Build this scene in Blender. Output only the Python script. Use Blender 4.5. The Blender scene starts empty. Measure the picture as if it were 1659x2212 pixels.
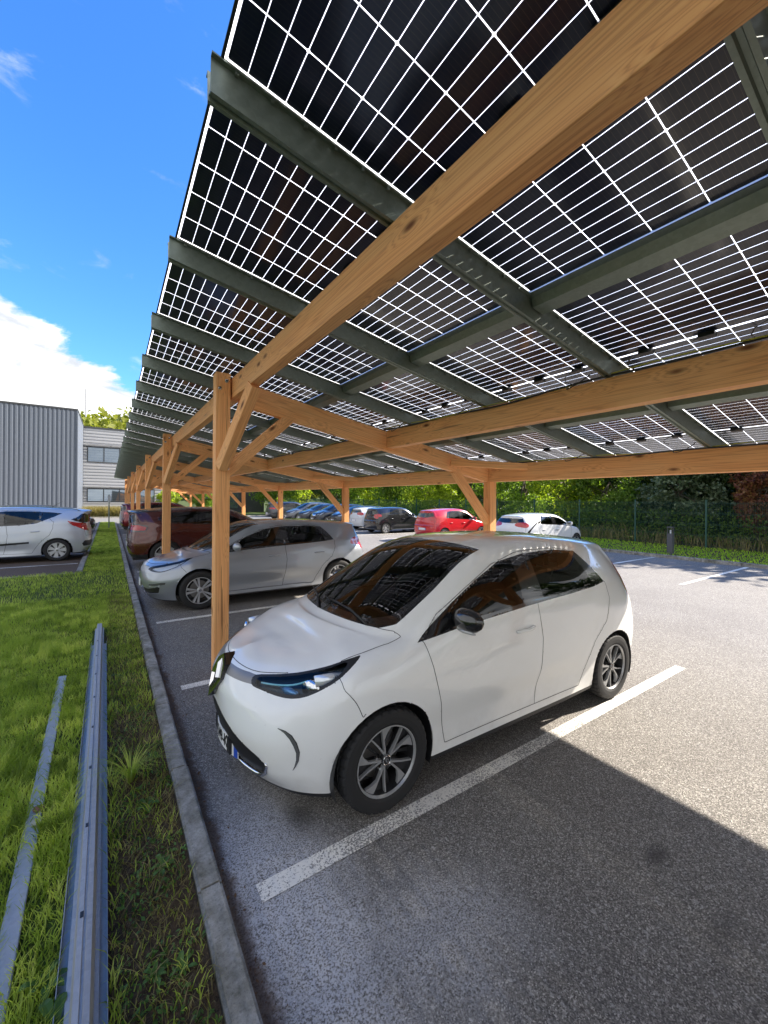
import bpy, bmesh, math, random
import numpy as np
from mathutils import Vector, Matrix
random.seed(7); rng = np.random.default_rng(7)
sc = bpy.context.scene
R_ = math.radians
# ---------------------------------------------------------------- camera
CA, CB = .0264, .0133            # the site rises along the row (y) and across it (x)
CAMH = 1.8699
th, pt, rl = .5978, .0012, .007
Fv = Vector((math.sin(th)*math.cos(pt), math.cos(th)*math.cos(pt), math.sin(pt)))
Rh = Vector((math.cos(th), -math.sin(th), 0)); Uh = Rh.cross(Fv)
Rv = Rh*math.cos(rl)+Uh*math.sin(rl); Uv = -Rh*math.sin(rl)+Uh*math.cos(rl)
cd = bpy.data.cameras.new('camera'); cam = bpy.data.objects.new('camera', cd)
sc.collection.objects.link(cam); sc.camera = cam
cam.matrix_world = Matrix(((Rv.x, Uv.x, -Fv.x, 0), (Rv.y, Uv.y, -Fv.y, 0), (Rv.z, Uv.z, -Fv.z, CAMH), (0, 0, 0, 1)))
cd.sensor_fit = 'HORIZONTAL'; cd.sensor_width = 36; cd.lens = 872.3464/1659*36
cd.clip_start = .05; cd.clip_end = 3000
# ---------------------------------------------------------------- light
SUN = Vector((1, -.25, .68)).normalized()
ELEV = math.asin(SUN.z); AZ = math.atan2(SUN.x, SUN.y)
sl = bpy.data.lights.new('sun', 'SUN'); sl.energy = 3.3; sl.angle = R_(.5); sl.color = (1, .91, .79)
so = bpy.data.objects.new('sun', sl); sc.collection.objects.link(so)
so.rotation_euler = SUN.to_track_quat('Z', 'Y').to_euler()
sc.view_settings.view_transform = 'Standard'; sc.view_settings.look = 'None'
sc.view_settings.exposure = 2.22; sc.view_settings.gamma = 1
try: sc.view_settings.use_curve_mapping = False
except Exception: pass
sc.cycles.max_bounces = 10; sc.cycles.transparent_max_bounces = 24
sc.cycles.diffuse_bounces = 4; sc.cycles.glossy_bounces = 4; sc.cycles.transmission_bounces = 4
sc.cycles.use_denoising = True; sc.cycles.sample_clamp_indirect = 6

class NT:
    """small node-graph helper"""
    def __init__(s, tree): s.t = tree; s.n = tree.nodes; s.l = tree.links
    def new(s, typ, **kw):
        nd = s.n.new(typ)
        for k, v in kw.items(): setattr(nd, k, v)
        return nd
    def put(s, sock, v):
        if v is None: return
        if isinstance(v, bpy.types.NodeSocket): s.l.new(v, sock)
        elif isinstance(v, (tuple, list)) and len(v) == 3 and sock.type == 'RGBA': sock.default_value = (*v, 1)
        else: sock.default_value = v
    def m(s, op, a, b=None, c=None, clamp=False):
        nd = s.new('ShaderNodeMath', operation=op); nd.use_clamp = clamp
        s.put(nd.inputs[0], a); s.put(nd.inputs[1], b)
        if c is not None: s.put(nd.inputs[2], c)
        return nd.outputs[0]
    def noise(s, vec, scale, detail=3, rough=.55, dist=0):
        nd = s.new('ShaderNodeTexNoise'); s.put(nd.inputs['Vector'], vec); nd.inputs['Scale'].default_value = scale
        nd.inputs['Detail'].default_value = detail; nd.inputs['Roughness'].default_value = rough
        nd.inputs['Distortion'].default_value = dist
        return nd.outputs['Fac']
    def vor(s, vec, scale, feature='F1', out='Distance', rand=1):
        nd = s.new('ShaderNodeTexVoronoi', feature=feature); s.put(nd.inputs['Vector'], vec)
        nd.inputs['Scale'].default_value = scale; nd.inputs['Randomness'].default_value = rand
        return nd.outputs[out]
    def ramp(s, f, stops, interp='LINEAR'):
        nd = s.new('ShaderNodeValToRGB'); s.put(nd.inputs[0], f); cr = nd.color_ramp; cr.interpolation = interp
        while len(cr.elements) < len(stops): cr.elements.new(.5)
        for e, (p, c) in zip(cr.elements, stops):
            e.position = p; e.color = (*c, 1) if len(c) == 3 else c
        return nd.outputs[0]
    def ss(s, f, a, b):
        nd = s.new('ShaderNodeMapRange', interpolation_type='SMOOTHSTEP'); s.put(nd.inputs[0], f)
        nd.inputs[1].default_value = a; nd.inputs[2].default_value = b
        return nd.outputs[0]
    def mix(s, f, a, b, typ='MIX'):
        nd = s.new('ShaderNodeMixRGB', blend_type=typ); s.put(nd.inputs[0], f); s.put(nd.inputs[1], a); s.put(nd.inputs[2], b)
        return nd.outputs[0]
    def map(s, vec, scale=(1, 1, 1), loc=(0, 0, 0), rot=(0, 0, 0)):
        nd = s.new('ShaderNodeMapping'); s.put(nd.inputs[0], vec)
        nd.inputs['Scale'].default_value = scale; nd.inputs['Location'].default_value = loc; nd.inputs['Rotation'].default_value = rot
        return nd.outputs[0]
    def xyz(s, vec):
        nd = s.new('ShaderNodeSeparateXYZ'); s.put(nd.inputs[0], vec); return nd.outputs
    def comb(s, x, y, z):
        nd = s.new('ShaderNodeCombineXYZ'); s.put(nd.inputs[0], x); s.put(nd.inputs[1], y); s.put(nd.inputs[2], z); return nd.outputs[0]
    def bump(s, h, strength=.3, dist=.01):
        nd = s.new('ShaderNodeBump'); s.put(nd.inputs['Height'], h); nd.inputs['Strength'].default_value = strength
        nd.inputs['Distance'].default_value = dist; return nd.outputs[0]

world = bpy.data.worlds.new('World'); sc.world = world; world.use_nodes = True
wt = NT(world.node_tree); wt.n.clear()
sky = wt.new('ShaderNodeTexSky', sky_type='NISHITA'); sky.sun_disc = False
sky.sun_elevation = ELEV; sky.sun_rotation = AZ; sky.altitude = 50; sky.air_density = 1.0; sky.dust_density = .4; sky.ozone_density = 2.5
gen = wt.new('ShaderNodeTexCoord').outputs['Generated']
x, y, z = wt.xyz(gen)
el = wt.m('MULTIPLY', wt.m('ARCSINE', z), 57.3)
az = wt.m('MULTIPLY', wt.m('ARCTAN2', x, y), 57.3)
stretch = wt.map(gen, (1, 1, 1.9))
n1 = wt.noise(stretch, 4.2, 8, .62, .3)
n2 = wt.noise(wt.map(gen, (1, 1, 2.6), (3, 1, 2)), 7.5, 8, .6, .4)
# big cumulus bank low in the sky, tapering away towards +azimuth; other banks round the horizon, with fill cloud added out of view
bank = wt.m('SUBTRACT', 21.0, wt.m('MULTIPLY', wt.m('ADD', az, 9.3), .66))
bank = wt.m('MINIMUM', bank, 21.5)
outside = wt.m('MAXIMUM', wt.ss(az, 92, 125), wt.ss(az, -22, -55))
far_fill_bank = wt.m('ADD', wt.m('ADD', 7.0, wt.m('MULTIPLY', outside, 42.0)), wt.m('MULTIPLY', wt.m('SINE', wt.m('MULTIPLY', az, .045)), 6.0))  # raised outside the view: unseen cloud added to whiten the ambient light
bank = wt.m('MAXIMUM', bank, far_fill_bank)
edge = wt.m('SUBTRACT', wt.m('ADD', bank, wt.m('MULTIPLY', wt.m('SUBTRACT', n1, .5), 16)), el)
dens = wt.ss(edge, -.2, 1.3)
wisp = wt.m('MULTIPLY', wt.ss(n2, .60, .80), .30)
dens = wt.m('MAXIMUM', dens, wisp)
holes = wt.ss(wt.noise(wt.map(gen, (1, 1, 2.2), (5, 2, 7)), 9, 6, .6), .30, .42)
dens = wt.m('MULTIPLY', dens, holes)
shade = wt.ss(wt.noise(wt.map(gen, (1, 1, 2.2), (1, 8, 3)), 6.5, 7, .6, .5), .38, .62)
ccol = wt.mix(shade, (1.75, 1.85, 2.02), (3.5, 3.48, 3.42))
hs = wt.new('ShaderNodeHueSaturation'); wt.put(hs.inputs['Color'], sky.outputs[0]); hs.inputs['Saturation'].default_value = 1.24
hs.inputs['Value'].default_value = .80
gm = wt.mix(1.0, hs.outputs[0], (.72, .90, 1.16), 'MULTIPLY')
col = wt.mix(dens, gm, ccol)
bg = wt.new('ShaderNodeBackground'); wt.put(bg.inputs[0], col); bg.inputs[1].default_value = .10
wo = wt.new('ShaderNodeOutputWorld'); wt.l.new(bg.outputs[0], wo.inputs[0])

# ---------------------------------------------------------------- materials
def mat(name):
    m = bpy.data.materials.new(name); m.use_nodes = True; nt = NT(m.node_tree); nt.n.clear()
    out = nt.new('ShaderNodeOutputMaterial'); p = nt.new('ShaderNodeBsdfPrincipled'); nt.l.new(p.outputs[0], out.inputs[0])
    nt.p = p; nt.out = out; nt.mat = m
    tc = nt.new('ShaderNodeTexCoord'); nt.obj = tc.outputs['Object']
    nt.pos = nt.new('ShaderNodeNewGeometry').outputs['Position']
    return nt
def P(nt, **kw):
    names = dict(col='Base Color', rough='Roughness', metal='Metallic', coat='Coat Weight', crough='Coat Roughness', spec='Specular IOR Level',
                 normal='Normal', trans='Transmission Weight', ior='IOR', alpha='Alpha', sheen='Sheen Weight')
    for k, v in kw.items(): nt.put(nt.p.inputs[names[k]], v)
    return nt.mat
MATS = {}
def simple(name, col, rough=.5, metal=0, coat=0, **kw):
    if name in MATS: return MATS[name]
    nt = mat(name); n = nt.noise(nt.obj, 9, 4)
    c = nt.mix(n, tuple(v*.85 for v in col), tuple(min(1, v*1.12) for v in col))
    MATS[name] = P(nt, col=c, rough=rough, metal=metal, coat=coat, **kw); return MATS[name]
def paint(name, col, metal=0., rough=.35, dirt=.0):
    nt = mat(name)
    if dirt:
        zz = nt.xyz(nt.obj)[2]
        d = nt.m('MULTIPLY', nt.ss(zz, .55, .18), nt.noise(nt.obj, 14, 5)); d = nt.m('MULTIPLY', d, dirt)
        sp = nt.ss(nt.noise(nt.obj, 60, 2), .70, .76); d = nt.m('ADD', d, nt.m('MULTIPLY', sp, dirt*.4))
        c = nt.mix(d, col, (.30, .27, .22))
    else: c = nt.mix(nt.noise(nt.obj, 3, 2), tuple(v*.96 for v in col), col)
    body = P(nt, col=c, metal=metal, rough=rough, coat=1.0, crough=.04)
    return body
def wood():
    nt = mat('douglas_timber')
    info = nt.new('ShaderNodeObjectInfo').outputs['Random']
    off = nt.comb(nt.m('MULTIPLY', info, 37), nt.m('MULTIPLY', info, 3.1), nt.m('MULTIPLY', info, 5.3))
    v = nt.new('ShaderNodeVectorMath', operation='ADD'); nt.put(v.inputs[0], nt.obj); nt.put(v.inputs[1], off); v = v.outputs[0]
    warp = nt.noise(nt.map(v, (.35, 4, 4)), 1.0, 3, .5)
    kd = nt.vor(nt.map(v, (1.9, 5.5, 5.5)), 1.0)          # knots
    knot = nt.ss(kd, .16, .03)
    ringin = nt.m('ADD', nt.m('MULTIPLY', warp, 9), nt.m('MULTIPLY', nt.noise(nt.map(v, (.25, 26, 26)), 1, 2), 6.5))
    ringin = nt.m('ADD', ringin, nt.m('MULTIPLY', nt.ss(kd, .4, .0), 3.0))
    grain = nt.m('ABSOLUTE', nt.m('SUBTRACT', nt.m('FRACT', ringin), .5))
    fine = nt.noise(nt.map(v, (2.5, 150, 150)), 1, 3, .6)
    g = nt.m('ADD', nt.m('MULTIPLY', grain, 1.3), nt.m('MULTIPLY', nt.m('SUBTRACT', fine, .5), .5))
    c = nt.ramp(g, [(0.0, (.64, .315, .135)), (.22, (.80, .405, .165)), (.65, (.86, .475, .205))])
    broad = nt.noise(nt.map(v, (.8, 4, 4)), 1, 3)
    c = nt.mix(nt.ss(broad, .3, .75), c, nt.mix(1, c, (1.06, .94, .84), 'MULTIPLY'))
    tone = nt.m('ADD', .88, nt.m('MULTIPLY', info, .24))
    c = nt.mix(1, c, nt.comb(tone, tone, tone), 'MULTIPLY')
    c = nt.mix(knot, c, (.15, .05, .018))
    crack = nt.m('MULTIPLY', nt.ss(nt.noise(nt.map(v, (.9, 30, 30), (3, 0, 9)), 1, 2), .70, .73), .6)
    c = nt.mix(crack, c, (.12, .05, .02))
    return P(nt, col=c, rough=.62, spec=.3, normal=nt.bump(g, .25, .002))
WOOD = wood()
def galv(name='galvanised_steel', col=(.23, .27, .235), rough=.45, metal=.75):
    nt = mat(name); n = nt.vor(nt.obj, 55, out='Color'); bw = nt.xyz(n)[0]
    s = nt.noise(nt.map(nt.obj, (1.5, 12, 12)), 1.5, 4)
    c = nt.mix(nt.m('ADD', nt.m('MULTIPLY', bw, .35), nt.m('MULTIPLY', s, .5)), tuple(v*.78 for v in col), tuple(v*1.15 for v in col))
    return P(nt, col=c, metal=metal, rough=nt.m('ADD', rough-.08, nt.m('MULTIPLY', s, .25)))
GALV = galv(); GALVB = galv('weathered_rail_steel', (.40, .40, .395), .42, .28)
# panel laminate: dark cells, clear and bright between them
CT, CC = .0736, .2215            # third-cut cell length (x) and column width (y)
def laminate():
    nt = mat('bifacial_laminate'); x, y, z = nt.xyz(nt.obj)
    half = CT*12
    x1 = nt.m('SUBTRACT', x, .02); sec = nt.m('GREATER_THAN', x1, half+.007)
    x2 = nt.m('SUBTRACT', x1, nt.m('MULTIPLY', sec, .014))
    midgap = nt.m('LESS_THAN', nt.m('ABSOLUTE', nt.m('SUBTRACT', x1, half+.007)), .0055)
    def dist(v, p): return nt.m('MULTIPLY', nt.m('SUBTRACT', .5, nt.m('ABSOLUTE', nt.m('SUBTRACT', nt.m('FRACT', nt.m('DIVIDE', v, p)), .5))), p)
    y1 = nt.m('SUBTRACT', y, .018)
    dx = dist(x2, CT); dx3 = dist(x2, CT*3); dy = dist(y1, CC)
    thin = nt.m('LESS_THAN', dx, .0014); g = thin
    g = nt.m('MAXIMUM', g, nt.m('LESS_THAN', dx3, .0015))
    g = nt.m('MAXIMUM', g, nt.m('LESS_THAN', dy, .0021))
    g = nt.m('MAXIMUM', g, nt.m('LESS_THAN', nt.m('ADD', dx3, dy), .0085))
    g = nt.m('MAXIMUM', g, midgap)
    out = nt.m('MAXIMUM', nt.m('LESS_THAN', x1, 0), nt.m('GREATER_THAN', x1, half*2+.014))
    out = nt.m('MAXIMUM', out, nt.m('MAXIMUM', nt.m('LESS_THAN', y1, 0), nt.m('GREATER_THAN', y1, CC*5)))
    g = nt.m('MAXIMUM', g, out)
    bus = nt.m('LESS_THAN', dist(y1, CC/12), .0007)
    cell = nt.mix(nt.noise(nt.obj, 1.6, 2), (.002, .005, .024), (.005, .011, .046))
    cell = nt.mix(nt.m('MULTIPLY', bus, .5), cell, (.05, .05, .06))
    P(nt, col=cell, rough=.32, coat=.6, crough=.09, spec=.25)
    tl = nt.new('ShaderNodeBsdfTranslucent'); nt.put(tl.inputs[0], (.95, .97, 1.0))
    tr = nt.new('ShaderNodeBsdfTransparent'); nt.put(tr.inputs[0], (.92, .95, .95))
    m1 = nt.new('ShaderNodeMixShader'); nt.put(m1.inputs[0], nt.m('MULTIPLY', nt.m('MULTIPLY', .38, thin), nt.m('SUBTRACT', 1, nt.m('MAXIMUM', out, midgap)))); nt.l.new(tl.outputs[0], m1.inputs[1]); nt.l.new(tr.outputs[0], m1.inputs[2])
    m2 = nt.new('ShaderNodeMixShader'); nt.put(m2.inputs[0], g); nt.l.new(nt.p.outputs[0], m2.inputs[1]); nt.l.new(m1.outputs[0], m2.inputs[2])
    nt.l.new(m2.outputs[0], nt.out.inputs[0]); return nt.mat
LAM = laminate()
def asphalt():
    nt = mat('asphalt'); p = nt.pos; x, y, z = nt.xyz(p)
    big = nt.noise(p, .55, 5, .6); mid = nt.noise(p, 2.3, 5, .6)
    v = nt.vor(p, 190, out='Color'); st = nt.xyz(v)[0]
    v2 = nt.vor(p, 95, out='Color'); st2 = nt.xyz(v2)[1]
    fine = nt.noise(p, 150, 3, .7)
    base = nt.ramp(st, [(0, (.120, .112, .102)), (.5, (.235, .221, .202)), (.86, (.36, .34, .31)), (1, (.62, .59, .54))])
    base = nt.mix(nt.m('MULTIPLY', nt.ss(st2, .90, .97), .6), base, (.55, .54, .51))
    base = nt.mix(nt.ss(fine, .44, .62), nt.mix(1, base, (.62, .62, .62), 'MULTIPLY'), base)
    base = nt.mix(nt.ss(big, .3, .7), nt.mix(1, base, (.84, .83, .83), 'MULTIPLY'), base)
    # dusty whitened patch by the kerb
    def blob(cx, cy, rx, ry, soft=.55):
        dx = nt.m('DIVIDE', nt.m('SUBTRACT', x, cx), rx); dy = nt.m('DIVIDE', nt.m('SUBTRACT', y, cy), ry)
        r = nt.m('SQRT', nt.m('ADD', nt.m('MULTIPLY', dx, dx), nt.m('MULTIPLY', dy, dy)))
        r = nt.m('ADD', r, nt.m('MULTIPLY', nt.m('SUBTRACT', nt.noise(p, 3.5, 5, .65), .5), 1.3))
        return nt.ss(r, 1+soft*.5, 1-soft)
    dust = nt.m('MAXIMUM', blob(.72, 1.75, .34, .95, .8), nt.m('MULTIPLY', blob(1.15, 1.35, .5, .35, .8), .6))
    dust = nt.m('MULTIPLY', dust, nt.ss(nt.noise(p, 120, 3, .7), .40, .56))
    base = nt.mix(nt.m('MULTIPLY', dust, .85), base, (.58, .58, .60))
    stain = blob(2.42, .95, .10, .06, .7)
    stain = nt.m('MAXIMUM', stain, nt.m('MULTIPLY', blob(.95, 2.25, .10, .14, .8), .9))
    stain = nt.m('MAXIMUM', stain, nt.m('MULTIPLY', blob(2.25, .62, .14, .05, .8), .5))
    base = nt.mix(nt.m('MULTIPLY', stain, .75), base, (.05, .047, .045))
    # soil and leaf litter gathered against the kerb
    dk = nt.m('SUBTRACT', x, .455)
    lit = nt.ss(nt.m('SUBTRACT', dk, nt.m('MULTIPLY', nt.noise(p, 5, 5, .7), .17)), .0, -.055)
    base = nt.mix(nt.m('MULTIPLY', lit, .85), base, nt.mix(nt.noise(p, 60, 3), (.045, .03, .02), (.16, .10, .06)))
    h = nt.m('ADD', nt.m('MULTIPLY', st, .6), fine)
    return P(nt, col=base, rough=.86, spec=.3, normal=nt.bump(h, .55, .004))
ASPH = asphalt()
def line_paint():
    nt = mat('worn_line_paint'); p = nt.pos
    n = nt.noise(p, 85, 3, .75); w = nt.noise(p, 2.0, 4)
    m_ = nt.ss(nt.m('ADD', n, nt.m('MULTIPLY', nt.m('SUBTRACT', w, .5), .45)), .42, .50)
    c = nt.mix(m_, (.24, .23, .215), (.80, .77, .70))
    return P(nt, col=c, rough=.8, normal=nt.bump(n, .4, .003))
LINE = line_paint()
def concrete():
    nt = mat('weathered_concrete'); p = nt.pos
    n = nt.noise(p, 7, 6, .7); f = nt.noise(p, 90, 3, .7)
    c = nt.ramp(n, [(.30, (.10, .095, .07)), (.48, (.25, .24, .205)), (.66, (.42, .405, .37))])
    c = nt.mix(nt.ss(f, .5, .7), c, nt.mix(1, c, (.7, .7, .7), 'MULTIPLY'))
    return P(nt, col=c, rough=.9, normal=nt.bump(nt.m('ADD', n, f), .5, .006))
CONC = concrete()
def soil():
    nt = mat('grass_soil'); p = nt.pos; x, y, z = nt.xyz(p)
    n = nt.noise(p, 3.5, 6, .7); f = nt.noise(p, 45, 4, .75)
    bare = nt.m('MULTIPLY', nt.ss(x, -.06, .05), nt.ss(y, 12, 5))
    c = nt.ramp(f, [(.3, (.035, .024, .016)), (.55, (.10, .07, .042)), (.8, (.19, .14, .09))])
    g = nt.ramp(f, [(.3, (.03, .045, .010)), (.6, (.09, .14, .028)), (.8, (.17, .22, .055))])
    k = nt.m('MULTIPLY', nt.ss(nt.m('ADD', n, nt.m('MULTIPLY', bare, -.42)), .26, .46), .9)
    return P(nt, col=nt.mix(k, c, g), rough=.95, spec=.15, normal=nt.bump(f, .8, .02))
SOIL = soil()
def leafmat(name, a, b, c, trans=.45, scale=1.2):
    nt = mat(name); p = nt.pos
    n = nt.noise(p, scale, 4, .6); w = nt.new('ShaderNodeTexWhiteNoise'); w.noise_dimensions = '3D'
    q = nt.new('ShaderNodeVectorMath', operation='SNAP'); nt.put(q.inputs[0], p); q.inputs[1].default_value = (.11, .11, .11)
    nt.put(w.inputs[0], q.outputs[0])
    f = nt.m('ADD', nt.m('MULTIPLY', n, .6), nt.m('MULTIPLY', w.outputs[0], .4))
    col = nt.ramp(f, [(.25, a), (.5, b), (.75, c)])
    P(nt, col=col, rough=.5, spec=.35)
    tl = nt.new('ShaderNodeBsdfTranslucent'); nt.put(tl.inputs[0], nt.mix(1, col, (1.5, 1.6, .7), 'MULTIPLY'))
    ms = nt.new('ShaderNodeMixShader'); ms.inputs[0].default_value = trans
    nt.l.new(nt.p.outputs[0], ms.inputs[1]); nt.l.new(tl.outputs[0], ms.inputs[2]); nt.l.new(ms.outputs[0], nt.out.inputs[0])
    return nt.mat
GRASS = leafmat('grass_blade', (.15, .21, .035), (.33, .42, .075), (.58, .62, .17), .5, 1.6)
DRY = leafmat('dry_grass', (.14, .12, .04), (.24, .20, .08), (.34, .28, .13), .3, 2)
LEAF_D = leafmat('dark_foliage', (.018, .036, .010), (.038, .07, .015), (.08, .12, .03), .35)
LEAF_M = leafmat('green_foliage', (.06, .11, .016), (.125, .20, .026), (.22, .31, .05), .52)
LEAF_Y = leafmat('yellow_green_foliage', (.13, .18, .02), (.25, .32, .03), (.40, .45, .06), .6)
LEAF_W = leafmat('grey_green_foliage', (.05, .08, .035), (.10, .14, .07), (.22, .27, .17), .3)
LEAF_R = leafmat('reddish_foliage', (.07, .03, .018), (.19, .06, .035), (.26, .15, .05), .4)
BARK = simple('bark', (.11, .085, .06), .9)
BLACK = simple('black_plastic', (.014, .014, .015), .42)
GLOSSB = simple('gloss_black', (.008, .008, .009), .12, coat=1)
RUBBER = simple('tyre_rubber', (.014, .014, .015), .75)
CHROME = simple('chrome', (.75, .76, .78), .1, 1)
ALLOY = simple('machined_alloy', (.38, .385, .39), .32, .4)
SILVERW = simple('silver_wheel_paint', (.55, .56, .58), .35, .6, 1)
DARKRIM = simple('dark_wheel_paint', (.020, .020, .022), .35, .2, .8)
SEAM = simple('door_seam_shadow_gap', (.01, .01, .011), .7)
CABIN = simple('cabin_trim', (.028, .029, .032), .75)
SEATM = simple('seat_fabric', (.07, .072, .078), .85)
WHITEP = simple('plate_white', (.72, .73, .72), .4)
BLUEP = simple('plate_blue', (.02, .07, .42), .4)
REDL = simple('red_lens', (.42, .008, .012), .12, coat=1)
def glass(name, tint, refl=1.15):
    nt = mat(name); t = nt.new('ShaderNodeBsdfTransparent'); nt.put(t.inputs[0], tint)
    g = nt.new('ShaderNodeBsdfGlossy'); nt.put(g.inputs[0], (1, 1, 1)); g.inputs[1].default_value = .015
    fr = nt.new('ShaderNodeFresnel'); fr.inputs[0].default_value = 1.52
    f = nt.m('ADD', nt.m('MULTIPLY', fr.outputs[0], refl), .02*(refl > 1), clamp=True)
    ms = nt.new('ShaderNodeMixShader'); nt.put(ms.inputs[0], f); nt.l.new(t.outputs[0], ms.inputs[1]); nt.l.new(g.outputs[0], ms.inputs[2])
    nt.l.new(ms.outputs[0], nt.out.inputs[0]); return nt.mat
GLASS = glass('tinted_car_glass', (.14, .19, .165), 1.0); PRIV = glass('privacy_glass', (.06, .065, .07)); CLEAR = glass('clear_lens', (.93, .96, .98), .55)
GLASSW = glass('windscreen_glass', (.17, .24, .21), 1.0)
LAMPB = simple('dark_lamp_bowl', (.025, .04, .055), .3, .6)
LAMPC = simple('lamp_reflector', (.72, .74, .76), .35, .15)
WINB = None

# ---------------------------------------------------------------- geometry helpers
def S(x, y, z=0.): return Vector((x, y, z + CA*y + CB*x))
def link(o, parent=None, **pr):
    sc.collection.objects.link(o)
    if parent is not None: o.parent = parent
    for k, v in pr.items(): o[k] = v
    return o
def obj(name, verts, faces, mats, parent=None, midx=None, smooth=False, **pr):
    me = bpy.data.meshes.new(name); me.from_pydata([tuple(v) for v in verts], [], faces)
    for m_ in (mats if isinstance(mats, (list, tuple)) else [mats]): me.materials.append(m_)
    if midx is not None: me.polygons.foreach_set('material_index', midx)
    if smooth: me.polygons.foreach_set('use_smooth', [True]*len(me.polygons))
    me.update(); return link(bpy.data.objects.new(name, me), parent, **pr)
def npobj(name, V, F, mats, parent=None, midx=None, smooth=False, **pr):
    """fast mesh from arrays: V (n,3), F (m,k)"""
    me = bpy.data.meshes.new(name); n, k = F.shape
    me.vertices.add(len(V)); me.vertices.foreach_set('co', np.ascontiguousarray(V, np.float32).ravel())
    me.loops.add(n*k); me.loops.foreach_set('vertex_index', np.ascontiguousarray(F, np.int32).ravel())
    me.polygons.add(n); me.polygons.foreach_set('loop_start', np.arange(0, n*k, k, dtype=np.int32))
    for m_ in (mats if isinstance(mats, (list, tuple)) else [mats]): me.materials.append(m_)
    if midx is not None: me.polygons.foreach_set('material_index', np.ascontiguousarray(midx, np.int32))
    if smooth: me.polygons.foreach_set('use_smooth', np.ones(n, bool))
    me.update(calc_edges=True); me.validate(); return link(bpy.data.objects.new(name, me), parent, **pr)
class MB:
    def __init__(s): s.v = []; s.f = []; s.m = []
    def add(s, vs, fs, mi=0):
        o = len(s.v); s.v += [Vector(v) for v in vs]; s.f += [tuple(i+o for i in f) for f in fs]; s.m += [mi]*len(fs); return s
    def box(s, a, b, mi=0, fn=None):
        (x0, y0, z0), (x1, y1, z1) = a, b
        vs = [(x0, y0, z0), (x1, y0, z0), (x1, y1, z0), (x0, y1, z0), (x0, y0, z1), (x1, y0, z1), (x1, y1, z1), (x0, y1, z1)]
        if fn: vs = [fn(*v) for v in vs]
        return s.add(vs, [(0, 3, 2, 1), (4, 5, 6, 7), (0, 1, 5, 4), (1, 2, 6, 5), (2, 3, 7, 6), (3, 0, 4, 7)], mi)
    def tube(s, pts, r, n=6, mi=0, cap=True):
        pts = [Vector(p) for p in pts]; rings = []; up = Vector((0, 0, 1))
        rr = r if isinstance(r, (list, tuple)) else [r]*len(pts)
        for i, p in enumerate(pts):
            d = (pts[min(i+1, len(pts)-1)]-pts[max(i-1, 0)]).normalized()
            u = up if abs(d.dot(up)) < .95 else Vector((1, 0, 0))
            a = d.cross(u).normalized(); b = a.cross(d)
            rings.append([p+(a*math.cos(t)+b*math.sin(t))*rr[i] for t in (2*math.pi*k/n for k in range(n))])
        vs = [v for g in rings for v in g]; fs = []
        for i in range(len(pts)-1):
            for k in range(n): fs.append((i*n+k, i*n+(k+1) % n, (i+1)*n+(k+1) % n, (i+1)*n+k))
        if cap: fs += [tuple(range(n))[::-1], tuple((len(pts)-1)*n+k for k in range(n))]
        return s.add(vs, fs, mi)
    def lathe(s, prof, n=32, mi=0, close=False):      # prof (r, y): axis = y
        vs = []; fs = []
        for k in range(n):
            t = 2*math.pi*k/n
            for r, y in prof: vs.append((r*math.cos(t), y, r*math.sin(t)))
        L = len(prof)
        for k in range(n):
            for i in range(L-1 + (1 if close else 0)):
                j = (i+1) % L; fs.append((k*L+i, k*L+j, ((k+1) % n)*L+j, ((k+1) % n)*L+i))
        return s.add(vs, fs, mi)
    def ob(s, name, mats, parent=None, smooth=False, **pr): return obj(name, s.v, s.f, mats, parent, s.m, smooth, **pr)
def empty(name, loc, label=None, cat=None, group=None, mw=None):
    o = bpy.data.objects.new(name, None); o.empty_display_size = .2; sc.collection.objects.link(o)
    if mw is not None: o.matrix_world = mw
    else: o.location = loc
    if label: o['label'] = label
    if cat: o['category'] = cat
    if group: o['group'] = group
    return o
def frame(p0, p1, up=(0, 0, 1)):
    d = (p1-p0).normalized(); up = Vector(up); y_ = up.cross(d).normalized(); z_ = d.cross(y_)
    return Matrix(((d.x, y_.x, z_.x, p0.x), (d.y, y_.y, z_.y, p0.y), (d.z, y_.z, z_.z, p0.z), (0, 0, 0, 1)))
def bar(name, p0, p1, w, h, m_, parent, up=(0, 0, 1), bev=.006, ends=(0, 0)):
    """timber from p0 to p1 (site coordinates of its centre line), w across, h deep"""
    a, b = S(*p0), S(*p1); L = (b-a).length; M = frame(a, b, up)
    bm = bmesh.new(); bmesh.ops.create_cube(bm, size=1)
    for v in bm.verts:
        v.co = Vector(((v.co.x+.5)*L, v.co.y*w, v.co.z*h))
        if v.co.x < 1e-4: v.co.x += ends[0]*v.co.z
        elif v.co.x > L-1e-4: v.co.x += ends[1]*v.co.z
    if bev: bmesh.ops.bevel(bm, geom=bm.edges[:], offset=bev, segments=2, affect='EDGES', profile=.6)
    me = bpy.data.meshes.new(name); bm.to_mesh(me); bm.free(); me.materials.append(m_)
    o = bpy.data.objects.new(name, me); sc.collection.objects.link(o)
    if parent is not None: o.parent = parent
    o.matrix_basis = M
    return o
def dup(o, d, parent=None):
    c = o.copy(); sc.collection.objects.link(c); c.parent = parent if parent is not None else o.parent
    if d is not None: c.location = Vector(o.location)+d
    for ch in list(o.children):
        k = ch.copy(); sc.collection.objects.link(k); k.parent = c
        for g in list(ch.children):
            q = g.copy(); sc.collection.objects.link(q); q.parent = k
    return c
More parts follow.
